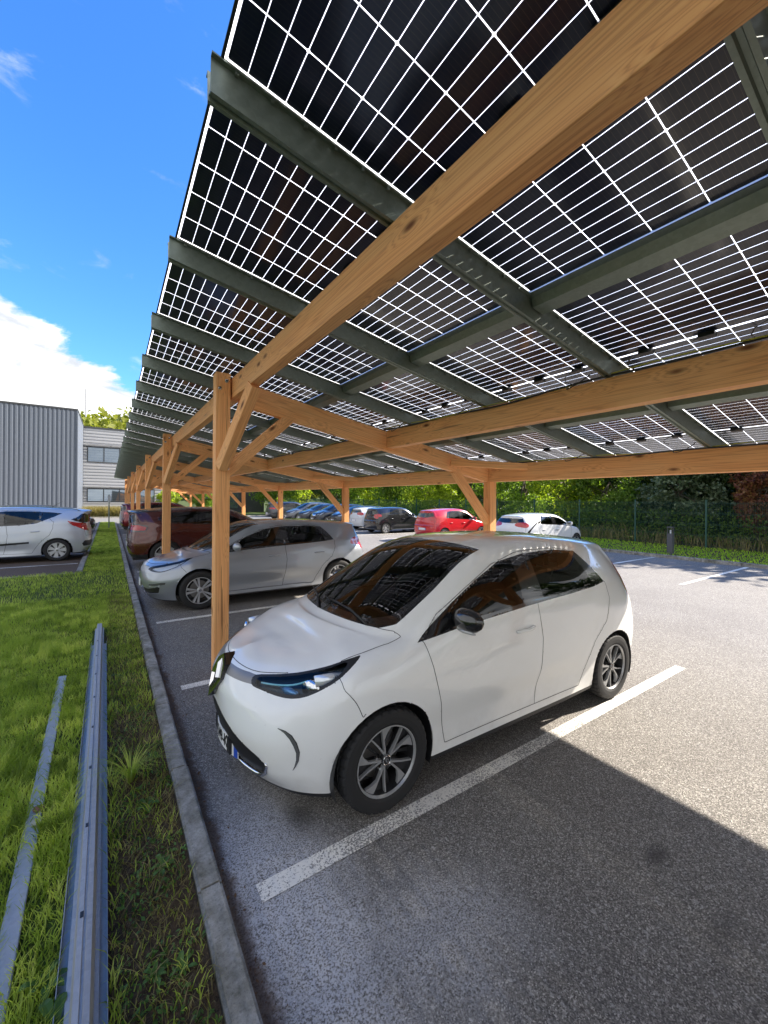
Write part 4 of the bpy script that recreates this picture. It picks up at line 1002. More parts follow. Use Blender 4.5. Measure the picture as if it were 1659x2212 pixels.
    mats_ = dict(body=parts_mats['paint'], hood=parts_mats['paint'], front_bumper=parts_mats['paint'], front_door=parts_mats['paint'], rear_door=parts_mats['paint'], tailgate=parts_mats['paint'],
                 window_surround=GLOSSB, windscreen_surround=GLOSSB, back_window_surround=GLOSSB, front_window=GLASS, rear_window=parts_mats.get('rear_glass', PRIV), windscreen=GLASSW, back_window=PRIV,
                 grille_band=simple('satin_grey_band', (.22, .22, .23), .3, .3), grille=BLACK, headlight_surround=BLACK, headlight=CLEAR, lower_intake=BLACK, fog_light=simple('dark_fog_lens', (.10, .105, .11), .25, .3), sill_trim=BLACK, lamp_bar=GLOSSB, tail_light=REDL, cladding=BLACK, roof=parts_mats.get('roof', parts_mats['paint']))
    mats_.update(parts_mats.get('over', {}))
    centre = {'body', 'hood', 'front_bumper', 'tailgate', 'windscreen', 'windscreen_surround', 'back_window', 'back_window_surround', 'grille_band', 'grille', 'lower_intake', 'sill_trim', 'cladding', 'roof'}
    merged = {}
    for i, nm in enumerate(names): merged.setdefault(nm, []).append(i)
    for nm, ids in merged.items():
        F = quads[np.isin(lab, ids)]
        offs = -.012 if nm in ('lower_intake', 'grille') else 0.
        emit(nm, F, mats_[nm], nm in centre, offs)
        if nm == 'headlight' and len(F):       # reflector bowl behind the lens
            emit('lamp_reflector', F, parts_mats.get('lamp', LAMPC), False, -.035)
    # --- seams: thin dark strips where painted panels meet
    pset = [i for i, nm in enumerate(names) if nm in ('body', 'hood', 'front_bumper', 'front_door', 'rear_door', 'tailgate')]
    sv = []; sf = []; w = .0022 if hero else .0035
    def seam(la, lb, ia, ib):
        bi = names.index('front_bumper'); k = (la != lb) & np.isin(la, pset) & np.isin(lb, pset) & ~((la == bi) & (lb == 0)) & ~((la == 0) & (lb == bi))
        A = ia[k]; B = ib[k]
        if not len(A): return
        pa, pb = V3[A], V3[B]; t = pb-pa; t /= np.linalg.norm(t, axis=1)[:, None]+1e-9
        na, nb = N3[A], N3[B]; sa = np.cross(t, na)*w; sb = np.cross(t, nb)*w; lift = .0012
        q = np.stack([pa-sa+na*lift, pb-sb+nb*lift, pb+sb+nb*lift, pa+sa+na*lift], 1).reshape(-1, 3)
        sv.append(q)
    seam(lab[:-1, :], lab[1:, :], idm[1:-1, :-1], idm[1:-1, 1:]); seam(lab[:, :-1], lab[:, 1:], idm[:-1, 1:-1], idm[1:, 1:-1])
    if sv:
        q = np.concatenate(sv); q = np.concatenate([q, q*mir]); npobj('panel_seam', q, np.arange(len(q)).reshape(-1, 4), [SEAM], root)
    uvs = catmull(np.array([[(3.25, 3.85, 0)], [(3.6, 3.45, 0)], [(3.95, 2.95, 0)], [(4.2, 2.4, 0)], [(4.32, 2.0, 0)]]), np.linspace(.02, 3.98, 24))[:, 0, :2]
    pp = SF(uvs[:, 0], uvs[:, 1])-OFF
    for s_ in (-1, 1):
        b = MB(); b.tube([Vector((p[0], s_*p[1], p[2])) for p in pp if math.hypot(p[0]+OFF[0]-sp['xf'], p[2]-Rw) > Rw+.046], .0022 if hero else .003, 5); b.ob('panel_seam', [SEAM], root, True)
    # --- underbody, arch liners
    xf, xr, Wd = sp['xf'], sp['xr'], sp['W']/2; zb = sp.get('zb', .2); b = MB(); X = lambda x: x-sp['L']/2
    b.box((X(.42), -Wd*.72, zb+.0), (X(xf-ar-.01), Wd*.72, zb+.05)); b.box((X(xf+ar+.01), -Wd*.9, zb-.02), (X(xr-ar-.01), Wd*.9, zb+.06)); b.box((X(xr+ar+.01), -Wd*.8, zb+.0), (X(sp['L']-.12), Wd*.8, zb+.06))
    b.box((X(xf-ar-.01), -Wd*.5, zb), (X(xf+ar+.01), Wd*.5, zb+.35)); b.box((X(xr-ar-.01), -Wd*.5, zb), (X(xr+ar+.01), Wd*.5, zb+.35))
    b.ob('underbody', [BLACK], root)
    for s_ in (-1, 1):
        for xc in (xf, xr):
            vs = []; n = 26
            for k in range(n+1):
                a = math.pi*(-.12)+math.pi*1.24*k/n; cxx, czz = X(xc)+ar*1.005*math.cos(a), Rw+ar*1.005*math.sin(a)
                ze = max(czz, .0); vs += [(cxx, s_*(Wd*.965), czz), (cxx, s_*Wd*.52, czz)]
            fs = [(2*k, 2*k+1, 2*k+3, 2*k+2) for k in range(n)]; m0 = len(vs); vs.append((X(xc), s_*Wd*.52, Rw)); fs += [(2*k+1, m0, 2*k+3) for k in range(n)]
            obj('wheel_arch', vs, fs, BLACK, root, None, True)
    # --- interior
    bl = sp.get('belt', 1.04); H = sp['H']; b = MB()
    fx = lambda x: float(np.interp(x, [0, .84, 3.43, 4.084], [0, xf, xr, sp['L']]))-sp['L']/2
    b.box((fx(1.15), -Wd*.88, .28), (fx(3.6), Wd*.88, .32))
    b.add([(fx(.98), -Wd*.72, bl-.045), (fx(.98), Wd*.72, bl-.045), (fx(1.5), Wd*.86, bl-.03), (fx(1.5), -Wd*.86, bl-.03), (fx(1.56), -Wd*.86, bl-.25), (fx(1.56), Wd*.86, bl-.25)], [(0, 1, 2, 3), (3, 2, 5, 4)])
    b.box((fx(3.35), -Wd*.8, bl-.08), (fx(3.8), Wd*.8, bl-.05))
    for s_ in (-1, 1): b.box((fx(1.3), s_*Wd*.885-.01, .3), (fx(3.5), s_*Wd*.885+.01, bl-.06))
    b.ob('dashboard', [CABIN], root)
    for (xx, ys) in ((2.15, (-.36, .36)), (3.0, (-.4, 0., .4))):
        for yy in ys:
            b = MB(); hw = .24 if len(ys) == 2 else .19; X_ = fx(xx)
            b.box((X_-.28, yy-hw, .32), (X_+.2, yy+hw, .55)); b.add([(X_+.12, yy-hw, .5), (X_+.12, yy+hw, .5), (X_+.36, yy+hw*.85, bl+.12), (X_+.36, yy-hw*.85, bl+.12), (X_+.26, yy-hw, .5), (X_+.26, yy+hw, .5), (X_+.44, yy+hw*.85, bl+.10), (X_+.44, yy-hw*.85, bl+.10)],
                [(0, 1, 2, 3), (4, 7, 6, 5), (3, 2, 6, 7), (0, 3, 7, 4), (1, 5, 6, 2)]); b.box((X_+.35, yy-.12, bl+.14), (X_+.43, yy+.12, min(bl+.32, H-.14)))
            b.ob('seat', [SEATM], root)
    b = MB(); cx_ = fx(1.62); pts = [(cx_+.10*math.sin(t)*.5, (-.36 if not hero else .36)+.18*math.cos(t), bl-.06+.17*math.sin(t)) for t in lin(0, 2*math.pi, 20)]; b.tube(pts, .014, 6, cap=False)
    b.ob('steering_wheel', [CABIN], root, True)
    # --- wheels
    mkw = WHEELS[wheel]
    tw = .205 if Rw > .3 else .185
    for s_ in (-1, 1):
        for xc in (xf, xr): 
            w_ = bpy.data.objects.new('wheel', None); sc.collection.objects.link(w_); w_.parent = root; w_.location = (X(xc), s_*(Wd-.115), Rw); w_.rotation_euler = (0, 0, 0 if s_ > 0 else math.pi)
            tyre(Rw, tw, w_, hero); mkw(Rw, tw, w_, parts_mats)
    # --- mirrors, handles
    for s_ in (-1, 1):
        b = MB(); mx, mz = fx(1.42)+sp.get('mshift', 0), bl+.035; n = 14; rings = []
        for (yo, sc_, xo) in ((0, .35, .03), (.03, .8, .01), (.09, 1, 0), (.15, 1, 0), (.20, .86, .01), (.235, .45, .02), (.24, .05, .03)):
            rings.append([(mx+xo+sc_*.075*math.cos(t)*(1 if math.cos(t) < 0 else .45), s_*(Wd-.085+yo), mz+.01+sc_*.078*math.sin(t)) for t in lin(0, 2*math.pi, n+1)[:-1]])
        vs = [v for r in rings for v in r]; fs = [(i*n+k, i*n+(k+1) % n, (i+1)*n+(k+1) % n, (i+1)*n+k) for i in range(len(rings)-1) for k in range(n)]
        b.add(vs, fs); b.tube([(mx+.02, s_*(Wd-.12), mz-.045), (mx+.02, s_*(Wd-.03), mz-.035)], .022, 8)
        mo = b.ob('wing_mirror', [parts_mats.get('mirror', parts_mats['paint'])], root, True)
        b = MB(); b.add([(mx+.036, s_*(Wd-.06), mz-.05), (mx+.036, s_*(Wd+.12), mz-.045), (mx+.036, s_*(Wd+.12), mz+.06), (mx+.036, s_*(Wd-.06), mz+.065)], [(0, 1, 2, 3)]); b.ob('mirror_glass', [CHROME], mo)
        if hero:
            b = MB(); pts = [(mx-.045+.012*abs(i-4)*.5, s_*(Wd-.035+.021*i), mz-.052-.0015*abs(i-4)) for i in range(9)]; b.tube(pts, [.004, .011, .013, .013, .013, .013, .012, .010, .004], 8); b.ob('turn_signal', [CLEAR if False else ALLOY], mo, True)
        for hx_ in sp.get('handles', (2.13, 3.0)):
            if hero and hx_ > 2.5: continue
            yy = float(np.interp(.88, [.58, 1.0], [Wd*.975, Wd*.935])); b = MB(); hz = bl-.16; x0_ = fx(hx_)
            pts = [(x0_-.105+i*.021, s_*(yy+.012+.022*math.sin(math.pi*i/10)), hz+.001*i) for i in range(11)]; b.tube(pts, [.010]+[.0135]*9+[.010], 8); b.ob('door_handle', [parts_mats.get('handle', parts_mats['paint'])], root, True)
    # --- number plates
    for (end, tx) in ((0, plate), (1, plate)):
        zz = sp.get('pz', (.36, .62))[end]; 
        p0 = SF(np.array([0. if end == 0 else 15.]), np.array([float(np.interp(zz, [.22, .36, .52, .66, .8], [0, 1, 2, 3, 4]))]))[0]; xx = (-.032 if end == 0 else sp['L']+.006)-sp['L']/2
        d_ = -1 if end == 0 else 1; b = MB()
        if end == 0: xx = p0[0]-sp['L']/2-.035
        else: xx = max(xx-.05, p0[0]-sp['L']/2+.004)
        b.box((min(xx, xx+d_*.006), -.26, zz-.055), (max(xx, xx+d_*.006), .26, zz+.055), 0)
        xa, xb = (xx+d_*.0062, xx+d_*.0072); 
        for s_ in (-1, 1): b.box((min(xa, xb), min(s_*.26, s_*.222), zz-.055), (max(xa, xb), max(s_*.26, s_*.222), zz+.055), 1)
        po = b.ob('number_plate', [WHITEP, BLUEP], root)
        if end == 0:
            po.data.materials.append(BLACK); bm = bmesh.new(); bm.from_mesh(po.data); bmesh.ops.subdivide_edges(bm, edges=[e for e in bm.edges if abs(e.verts[0].co.y-e.verts[1].co.y) > .3], cuts=9, use_grid_fill=True)
            for v in bm.verts: v.co.x += .75*v.co.y*v.co.y+.012
            bm.to_mesh(po.data); bm.free()
            b = MB(); b.box((xx+.02, -.20, zz-.05), (xx+.07, .20, zz+.045)); b.ob('plate_holder', [BLACK], root)
        if tx:
            cu_ = bpy.data.curves.new('txt', 'FONT'); cu_.body = tx; cu_.size = .105; cu_.align_x = 'CENTER'; cu_.align_y = 'CENTER'; cu_.extrude = .0004; cu_.offset = .0025; cu_.space_character = 1.0
            to = bpy.data.objects.new('txt', cu_); sc.collection.objects.link(to); bpy.context.view_layer.update()
            me = bpy.data.meshes.new_from_object(to); bpy.data.objects.remove(to); me.materials.clear(); me.materials.append(BLACK)
            for v in me.vertices:
                if end == 0: v.co.z -= .75*(v.co.x*.78)**2+.012
            tt = bpy.data.objects.new('plate_lettering', me); link(tt, po); tt.scale = (.78, 1, 1)
            tt.rotation_euler = (R_(90), 0, R_(-90) if end == 0 else R_(90)); tt.location = (xx+d_*.0075, 0, zz)
    if roofrails:
        for s_ in (-1, 1):
            b = MB(); pts = []
            for u in lin(8.8, 12.9, 16):
                p = SF(np.array([u]), np.array([6.1]))[0]; pts.append((p[0]-sp['L']/2, s_*p[1], p[2]+(.035 if 8.9 < u < 12.8 else -.005)))
            b.tube(pts, .014, 6); b.ob('roof_rail', [roofrails], root, True)
    b = MB(); xa = fx(3.25); b.tube([(xa, 0, H-.03), (xa+.05, 0, H+.01), (xa+.26, 0, H+.16)], [.012, .007, .003], 6); b.ob('antenna', [BLACK], root, True)
    return root, SF, sp, root
# ---------------------------------------------------------------- wheels (axis y, outer face towards +y)
def tyre(Rw, tw, parent, hero):
    n = 144 if hero else 40; h = tw/2; ri = Rw*.665
    prof = [(ri, -h*.78), (ri*1.02, -h*.9), (Rw*.83, -h), (Rw*.93, -h*.97), (Rw*.975, -h*.86), (Rw*.995, -h*.6), (Rw*.985, -h*.36), (Rw, -h*.34), (Rw, -h*.06), (Rw*.985, -h*.05),
            (Rw*.985, h*.05), (Rw, h*.06), (Rw, h*.34), (Rw*.985, h*.36), (Rw*.995, h*.6), (Rw*.975, h*.86), (Rw*.93, h*.97), (Rw*.84, h), (Rw*.74, h*.985), (ri*1.03, h*.9), (ri, h*.78)]
    vs = []; fs = []; L = len(prof)
    for k in range(n):
        t = 2*math.pi*k/n
        for i, (r, y) in enumerate(prof):
            rr = r-(.007 if hero and k % 4 in (0,) and r > Rw*.96 else 0); tt = t+(.02*(abs(y)/h) if hero else 0); vs.append((rr*math.cos(tt), y, rr*math.sin(tt)))
    for k in range(n):
        for i in range(L-1): fs.append((k*L+i, ((k+1) % n)*L+i, ((k+1) % n)*L+i+1, k*L+i+1))
    return obj('tyre', vs, fs, RUBBER, parent, None, not hero)
def polar(r, a): return (r*math.sin(a), r*math.cos(a))
def extr(b, pts, y0, y1, mi, cone=0.):
    """pts: 2-D (x,z) outline; front at y1"""
    n = len(pts); f = lambda x, z, y: (x, y-cone*(1-math.hypot(x, z)), z)
    ar = sum(pts[i][0]*pts[(i+1) % n][1]-pts[(i+1) % n][0]*pts[i][1] for i in range(n))
    if ar > 0: pts = pts[::-1]
    b.add([f(x, z, y0) for x, z in pts]+[f(x, z, y1) for x, z in pts], [tuple(range(n, 2*n))]+[(i, n+i, n+(i+1) % n, (i+1) % n)[::-1] for i in range(n)], mi)
def rimbase(b, Rw, tw, lip=1):
    h = tw/2; r = Rw*.672
    b.lathe([(r*1.0, h*.80), (r*1.015, h*.92), (r*.985, h*.93), (r*.955, h*.80)], 48, lip)
    b.lathe([(r*.955, h*.80), (r*.93, h*.5), (r*.90, -h*.6), (.02, -h*.62)], 40, 0)
    b.lathe([(.0001, -h*.1), (r*.70, -h*.1), (r*.70, -h*.22)], 32, 3)
def hub(b, Rw, y, mi=0, r=.035):
    b.lathe([(.0001, y+.012), (r*.75, y+.012), (r*.8, y+.009), (r, y+.006), (r*1.05, y-.02)], 20, mi)
def w_hero(Rw, tw, parent, pm):
    b = MB(); rimbase(b, Rw, tw); r = Rw*.672*.97; y = tw/2*.72
    for k in range(5):
        a0 = 2*math.pi*k/5+.25
        f = lambda rr, d: polar(r*rr, a0+R_(d))
        extr(b, [f(.15, -14), f(.62, -8.5), f(.80, -17), f(.995, -26), f(1.0, -16), f(.995, -5.5), f(.80, -4.0), f(.62, -3.2), f(.2, 5)], y-.02, y, 1)
        extr(b, [f(.15, 12), f(.22, -2), f(.60, 14.5), f(.995, 19.6), f(.995, 22.4), f(.58, 18.8)], y-.02, y, 1)
        extr(b, [f(.18, -12), f(.5, -6), f(.995, -6), f(.995, 21), f(.5, 16), f(.18, 12)], y-.055, y-.030, 0)
        extr(b, [f(.14, 40), f(.5, 33), f(.97, 30), f(.97, 38), f(.5, 42), f(.14, 60)], y-.075, y-.045, 0)
    hub(b, Rw, y-.004, 0, .034); b.lathe([(.024, y+.0085), (.027, y+.0105), (.030, y+.0085)], 20, 2)
    for s in ((-1, 1), (1, 1)):
        pass
    dd = [(0, .016), (.011, 0), (0, -.016), (-.011, 0)]; extr(b, dd, y+.008, y+.0125, 2)
    dd = [(0, .008), (.005, 0), (0, -.008), (-.005, 0)]; extr(b, dd, y+.0126, y+.0135, 0)
    for k in range(5):
        c = polar(.062, 2*math.pi*k/5); b.tube([(c[0], y-.03, c[1]), (c[0], y-.012, c[1])], .008, 6, 2)
    b.ob('rim', [DARKRIM, ALLOY, CHROME, simple('brake_disc', (.25, .24, .23), .45, .8)], parent)
def w_multi(Rw, tw, parent, pm, n=5, double=True, mi=1, wd=9, cov=None):
    b = MB(); rimbase(b, Rw, tw, 1); r = Rw*.672*.97; y = tw/2*.72
    for k in range(n):
        a0 = 2*math.pi*k/n+.3
        for d in ((-wd*1.1, wd*1.1) if double else (0,)):
            f = lambda rr, q: polar(r*rr, a0+R_(q)); t = wd*.62 if double else wd
            extr(b, [f(.16, d*.6-t*2.2), f(.5, d-t*1.1), f(.995, d-t), f(.995, d+t), f(.5, d+t*1.1), f(.16, d*.6+t*2.2)], y-.03, y, 1)
    hub(b, Rw, y+.002, 1, .05); b.lathe([(.0001, y+.017), (.022, y+.017), (.024, y+.010)], 16, 2)
    b.ob('rim', [DARKRIM, SILVERW if cov is None else cov, CHROME, simple('brake_disc', (.25, .24, .23), .45, .8)], parent)
WHEELS = dict(hero=w_hero, multi=w_multi, cover=lambda R, t, p, m: w_multi(R, t, p, m, 7, False, 1, 17), ten=lambda R, t, p, m: w_multi(R, t, p, m, 6, True, 1, 9),
              dark=lambda R, t, p, m: w_multi(R, t, p, m, 5, True, 1, 6), five=lambda R, t, p, m: w_multi(R, t, p, m, 5, False, 1, 15))
PW_ = paint('white_car_paint', (.82, .83, .82), 0, .3, .35); PGREY = paint('grey_metallic_paint', (.31, .335, .375), .5, .3); PSIL = paint('silver_blue_metallic_paint', (.50, .53, .57), .35, .35)
PCOP = paint('copper_metallic_paint', (.085, .014, .008), .4, .26); PRED = paint('deep_red_paint', (.16, .005, .012), .4, .25); PBR = paint('bright_red_paint', (.50, .012, .02), .1, .25)
PBLK = paint('black_car_paint', (.018, .018, .02), .2, .2); PDG = paint('dark_grey_paint', (.06, .065, .075), .6, .3); PNAVY = paint('dark_blue_paint', (.012, .017, .030), .2, .3)
PGX = paint('mid_grey_paint', (.14, .15, .165), .6, .3); PWH2 = paint('clean_white_paint', (.66, .68, .70), 0, .25); PLB = paint('pale_silver_paint', (.5, .52, .55), .6, .3)
H, SFH, spH, rt = car('electric_hatchback', dict(BASESPEC, pz=(.315, .75)), 'dusty white electric hatchback with black wing mirrors nosed up to the kerb, nearest car', (.56, 2.835), 1,
    dict(paint=PW_, mirror=GLOSSB, lamp=LAMPB, rear_glass=GLASS), ZOEF, res=.0095, wheel='hero', Rw=.31, plate='EP-249-KJ', hero=True, rot=-.012)
# badge, lamps and details on the nearest car
def onbody(SF, sp, u, v, off=0.):
    e = 1e-2; p = SF(np.array([u]), np.array([v]))[0]; a = SF(np.array([u+e]), np.array([v]))[0]; c = SF(np.array([u]), np.array([v+e]))[0]
    if u < .02: n = Vector((-1, 0, .25)).normalized()
    else:
        n = Vector(a-p).cross(Vector(c-p)).normalized()
        if n.y < 0: n = -n
    q = Vector(p)+n*off; q.x -= sp['L']/2; return q, n
# badge: tall chrome rhombus on a black shield
bz = .715; bxx = float(SFH(np.array([0.]), np.array([3.8]))[0][0])-spH['L']/2
def rhomb(w, h, x): return [(x-.0, 0, bz+h), (x, w, bz), (x, 0, bz-h), (x, -w, bz)]
b = MB()
def shield(w, h, x0, x1):
    pts = [(0, h), (w*.75, h*.62), (w, 0), (w*.55, -h*.6), (0, -h*1.05), (-w*.55, -h*.6), (-w, 0), (-w*.75, h*.62)]
    n = len(pts); tl = .38
    b.add([(x0+tl*pz_, py_, bz+pz_) for py_, pz_ in pts]+[(x1+tl*pz_, py_, bz+pz_) for py_, pz_ in pts], [tuple(range(n)), tuple(range(2*n-1, n-1, -1))]+[(i, n+i, n+(i+1) % n, (i+1) % n) for i in range(n)])
shield(.115, .128, bxx-.018, bxx+.05); b.ob('badge_shield', [GLOSSB], H)
b = MB(); tl = .38
ow, oh, iw, ih = .068, .098, .026, .045; xo = bxx-.030
O_ = [(0, oh), (ow, 0), (0, -oh), (-ow, 0)]; I_ = [(0, ih), (iw, 0), (0, -ih), (-iw, 0)]
vs = [(xo+.012+tl*z_, y_, bz+z_) for y_, z_ in O_]+[(xo-.006+tl*z_*.75, y_*.75, bz+z_*.75) for y_, z_ in O_]+[(xo+.008+tl*z_, y_, bz+z_) for y_, z_ in I_]
fs = []
for i in range(4):
    j = (i+1) % 4; fs += [(i, j, 4+j, 4+i), (4+i, 4+j, 8+j, 8+i)]
b.add(vs, fs); b.ob('badge', [CHROME], H)
for s_ in (-1, 1):                             # crescent lamps low on the bumper
    cen = [(2.08, 2.62), (2.26, 2.50), (2.42, 2.32), (2.54, 2.08), (2.60, 1.80), (2.58, 1.52), (2.52, 1.30), (2.46, 1.16)]; wd_ = [0, .06, .11, .14, .14, .10, .05, 0]
    for (g_, off_, nm_, mt_) in ((1.25, .0015, 'fog_lamp_rim', BLACK), (.8, .004, 'fog_lamp', simple('smoked_fog_lens', (.16, .165, .17), .2, .4))):
        vs = []
        for k_, (u, v) in enumerate(cen):
            a_ = cen[max(k_-1, 0)]; c2 = cen[min(k_+1, 7)]; du_, dv_ = (c2[0]-a_[0])*.28, (c2[1]-a_[1])*.14; L_ = math.hypot(du_, dv_); nu_, nv_ = -dv_/L_/.28, du_/L_/.14; ww = wd_[k_]*g_*.14*.9+.0015
            for sg in (-.45, .55):
                q, n = onbody(SFH, spH, u+nu_*ww*sg*1.0, v+nv_*ww*sg*1.0, off_); vs.append((q.x, s_*q.y, q.z))
        fs = [(2*k_, 2*k_+1, 2*k_+3, 2*k_+2)[::(1 if s_ > 0 else -1)] for k_ in range(7)]; obj(nm_, vs, fs, mt_, H, None, True)
# chrome lip under the intake, projector lamps, wipers, sticker, scuffs
b = MB(); 
for s_ in (-1, 1):
    pts = []
    for (u, v) in smoothpoly([(.7, .50), (1.1, .46), (1.5, .52), (1.74, .78), (1.82, 1.05), (1.76, 1.3)], 4)[:20]:
        q, n = onbody(SFH, spH, u, v, .002); pts.append((q.x, s_*q.y, q.z))
    b.tube(pts, [.004]+[.011]*(len(pts)-2)+[.004], 6)
b.ob('chrome_lip', [CHROME], H, True)
for s_ in (-1, 1):
    b = MB(); q, n = onbody(SFH, spH, 2.55, 4.22, -.035)
    ax = Vector((-.8, s_*.6, 0)); pts = [(q.x, s_*q.y, q.z), (q.x+ax.x*.03, s_*q.y+ax.y*.03, q.z)]; b.tube(pts, [.052, .056], 20); b.ob('projector_lamp', [CHROME], H, True)
    b = MB(); q, n = onbody(SFH, spH, 3.1, 4.38, -.02); ax = Vector((.12, s_*.03, .012)); c0 = Vector((q.x, s_*q.y, q.z))
    b.tube([c0-ax*.75, c0, c0+ax*.9], [.034, .030, .012], 12); b.ob('side_reflector', [simple('bright_lamp_reflector', (.7, .74, .78), .2, .5)], H, True)
    b = MB(); q, n = onbody(SFH, spH, 1.9, 4.22, -.03); c0 = Vector((q.x, s_*q.y, q.z)); b.tube([c0+Vector((-.02, -s_*.06, 0)), c0, c0+Vector((.03, s_*.07, 0))], [.010, .026, .012], 10); b.ob('indicator_lamp', [simple('blue_lamp_tint', (.08, .25, .5), .2, .5)], H, True)
    b = MB(); pts = []
    for u in lin(1.35, 2.45, 12):
        q, n = onbody(SFH, spH, u, 4.55-.10*math.sin((u-1.35)*2.8), -.010); pts.append((q.x, s_*q.y, q.z))
    b.tube(pts, .006, 6); b.ob('light_guide', [simple('pale_cyan_light_guide', (.25, .65, .75), .2, coat=1)], H, True)
def wsp(x_, y_):      # point on the windscreen by half-width position
    best = None
    for v in lin(5.9, 8, 60):
        q, n = onbody(SFH, spH, x_, v, .010)
        if best is None or abs(q.y-abs(y_)) < abs(best.y-abs(y_)): best = q
    return Vector((best.x, math.copysign(best.y, y_) if y_ else 0, best.z))
for (pa, pb_, nm) in (((6.12, -.52), (6.34, -.02), 0), ((6.12, .02), (6.32, .46), 1)):
    A_, B_ = wsp(*pa), wsp(*pb_); b = MB(); b.tube([A_+Vector((-.03, 0, -.005)), (A_+B_)/2+Vector((-.004, 0, .018)), B_], [.009, .007, .004], 6)
    d = (B_-A_).normalized(); m_ = B_-d*.0; e0, e1 = A_+(B_-A_)*.35, B_+d*.12; b.tube([e0+Vector((0, 0, .004)), (e0+e1)/2+Vector((0, 0, .012)), e1+Vector((0, 0, .002))], [.005, .008, .005], 5); b.ob('wiper', [BLACK], H, True)
st = [onbody(SFH, spH, u, v, -.003)[0] for u, v in ((8.02, 6.55), (8.02, 6.85), (8.30, 6.85), (8.30, 6.55))]
obj('windscreen_sticker', st, [(0, 1, 2, 3)], simple('sky_blue_sticker', (.05, .35, .75), .4), H)
c_ = (onbody(SFH, spH, 8.25, 7.9, -.07)[0]); b = MB(); b.box((c_.x+.02, -.12, c_.z-.08), (c_.x+.05, .12, c_.z-.01)); b.box((c_.x-.02, -.05, c_.z-.03), (c_.x+.10, .05, c_.z+.02)); b.ob('rear_view_mirror', [CABIN], H)
b = MB(); 
for dx_, dz_ in ((0, 0),): 
    q, n = onbody(SFH, spH, 14.0, 1.2, 0)
b.box((spH['xr']+.34-spH['L']/2, .60, .14), (spH['xr']+.355-spH['L']/2, .82, .42)); b.ob('mud_flap', [BLACK], H)
# ---------------------------------------------------------------- the other cars under the carport
med = MEDF
def feats(base=MEDF, drop=(), add=()): return [f for f in base if f[0] not in drop]+list(add)
ROOF = ('roof', 'uv', [(8.5, 5.45), (11, 5.4), (13.4, 5.4), (14.0, 5.6), (14.0, 8.2), (8.5, 8.2)])
cladding = ('cladding', 'uv', [(-.2, -.2), (15.2, -.2), (15.2, .85), (13, .75), (12.6, 1.1), (11.3, .75), (6.5, .75), (5.6, 1.2), (3.9, 1.2), (3.2, .8), (-.2, .9)])
RT_WIDE = ('tail_light', 'uv', smoothpoly([(13.1, 4.0), (13.5, 4.3), (14.4, 4.25), (14.5, 3.75), (13.9, 3.55), (13.3, 3.6)], 3))
car('grey_hatchback', dict(L=4.253, W=1.804, H=1.465, xf=.86, xr=3.48, zb=.19, belt=.985, hood=-.03, ws=-.02, rs=.10, roofw=1.0, handles=(2.1, 3.0), pz=(.42, .8)),
    'grey metallic five-door hatchback with dark roof parked nose-in two bays beyond the white one', (.42, 8.22), 1, dict(paint=PGREY, lamp=LAMPC, rear_glass=GLASS, roof=PBLK, handle=PGREY, over=dict(grille=ALLOY)), feats(), res=.018, wheel='multi', Rw=.325, plate=None)
SUVF = feats(MEDF, ('rear_window', 'tail_light'), (('rear_window', 'xz', [(2.20, 1.08), (3.1, 1.11), (3.5, 1.20), (3.42, 1.33), (3.2, 1.415), (2.7, 1.44), (2.2, 1.44)]), ROOF, cladding,
   ('lamp_bar', 'uv', [(13.0, 3.3), (15.2, 3.3), (15.2, 4.1), (13.6, 4.1), (12.9, 3.9)]), ('tail_light', 'uv', [(13.05, 3.45), (14.45, 3.45), (14.45, 3.95), (13.6, 3.98), (13.0, 3.75)])))
car('copper_suv', dict(L=4.447, W=1.84, H=1.625, xf=.92, xr=3.595, zb=.24, belt=1.12, hood=.05, rs=.22, roofw=1.06, pz=(.5, .62)),
    'copper brown SUV with black roof and black lower trim, tail towards the grass strip', (4.85, 13.12), -1, dict(paint=PCOP, roof=PBLK, rear_glass=PRIV, over=dict(lamp_bar=GLOSSB, tail_light=REDL)), SUVF, res=.026, wheel='five', Rw=.36, group=None)
car('red_suv', dict(L=4.48, W=1.85, H=1.65, xf=.90, xr=3.57, zb=.24, belt=1.12, hood=.05, rs=.20, roofw=1.06, pz=(.5, .62)),
    'dark red SUV parked tail to the grass strip beyond the copper one', (5.0, 25.65), -1, dict(paint=PRED, over=dict(lamp_bar=PRED)), SUVF, res=.035, wheel='five', Rw=.355)
car('pale_silver_hatchback', dict(L=4.2, W=1.78, H=1.50, xf=.85, xr=3.45, zb=.2, belt=1.02, rs=.15, pz=(.5, .7)),
    'pale silver hatchback, last car visible under the left end of the carport', (4.7, 28.2), -1, dict(paint=PLB), feats(), res=.045, wheel='five', Rw=.31)
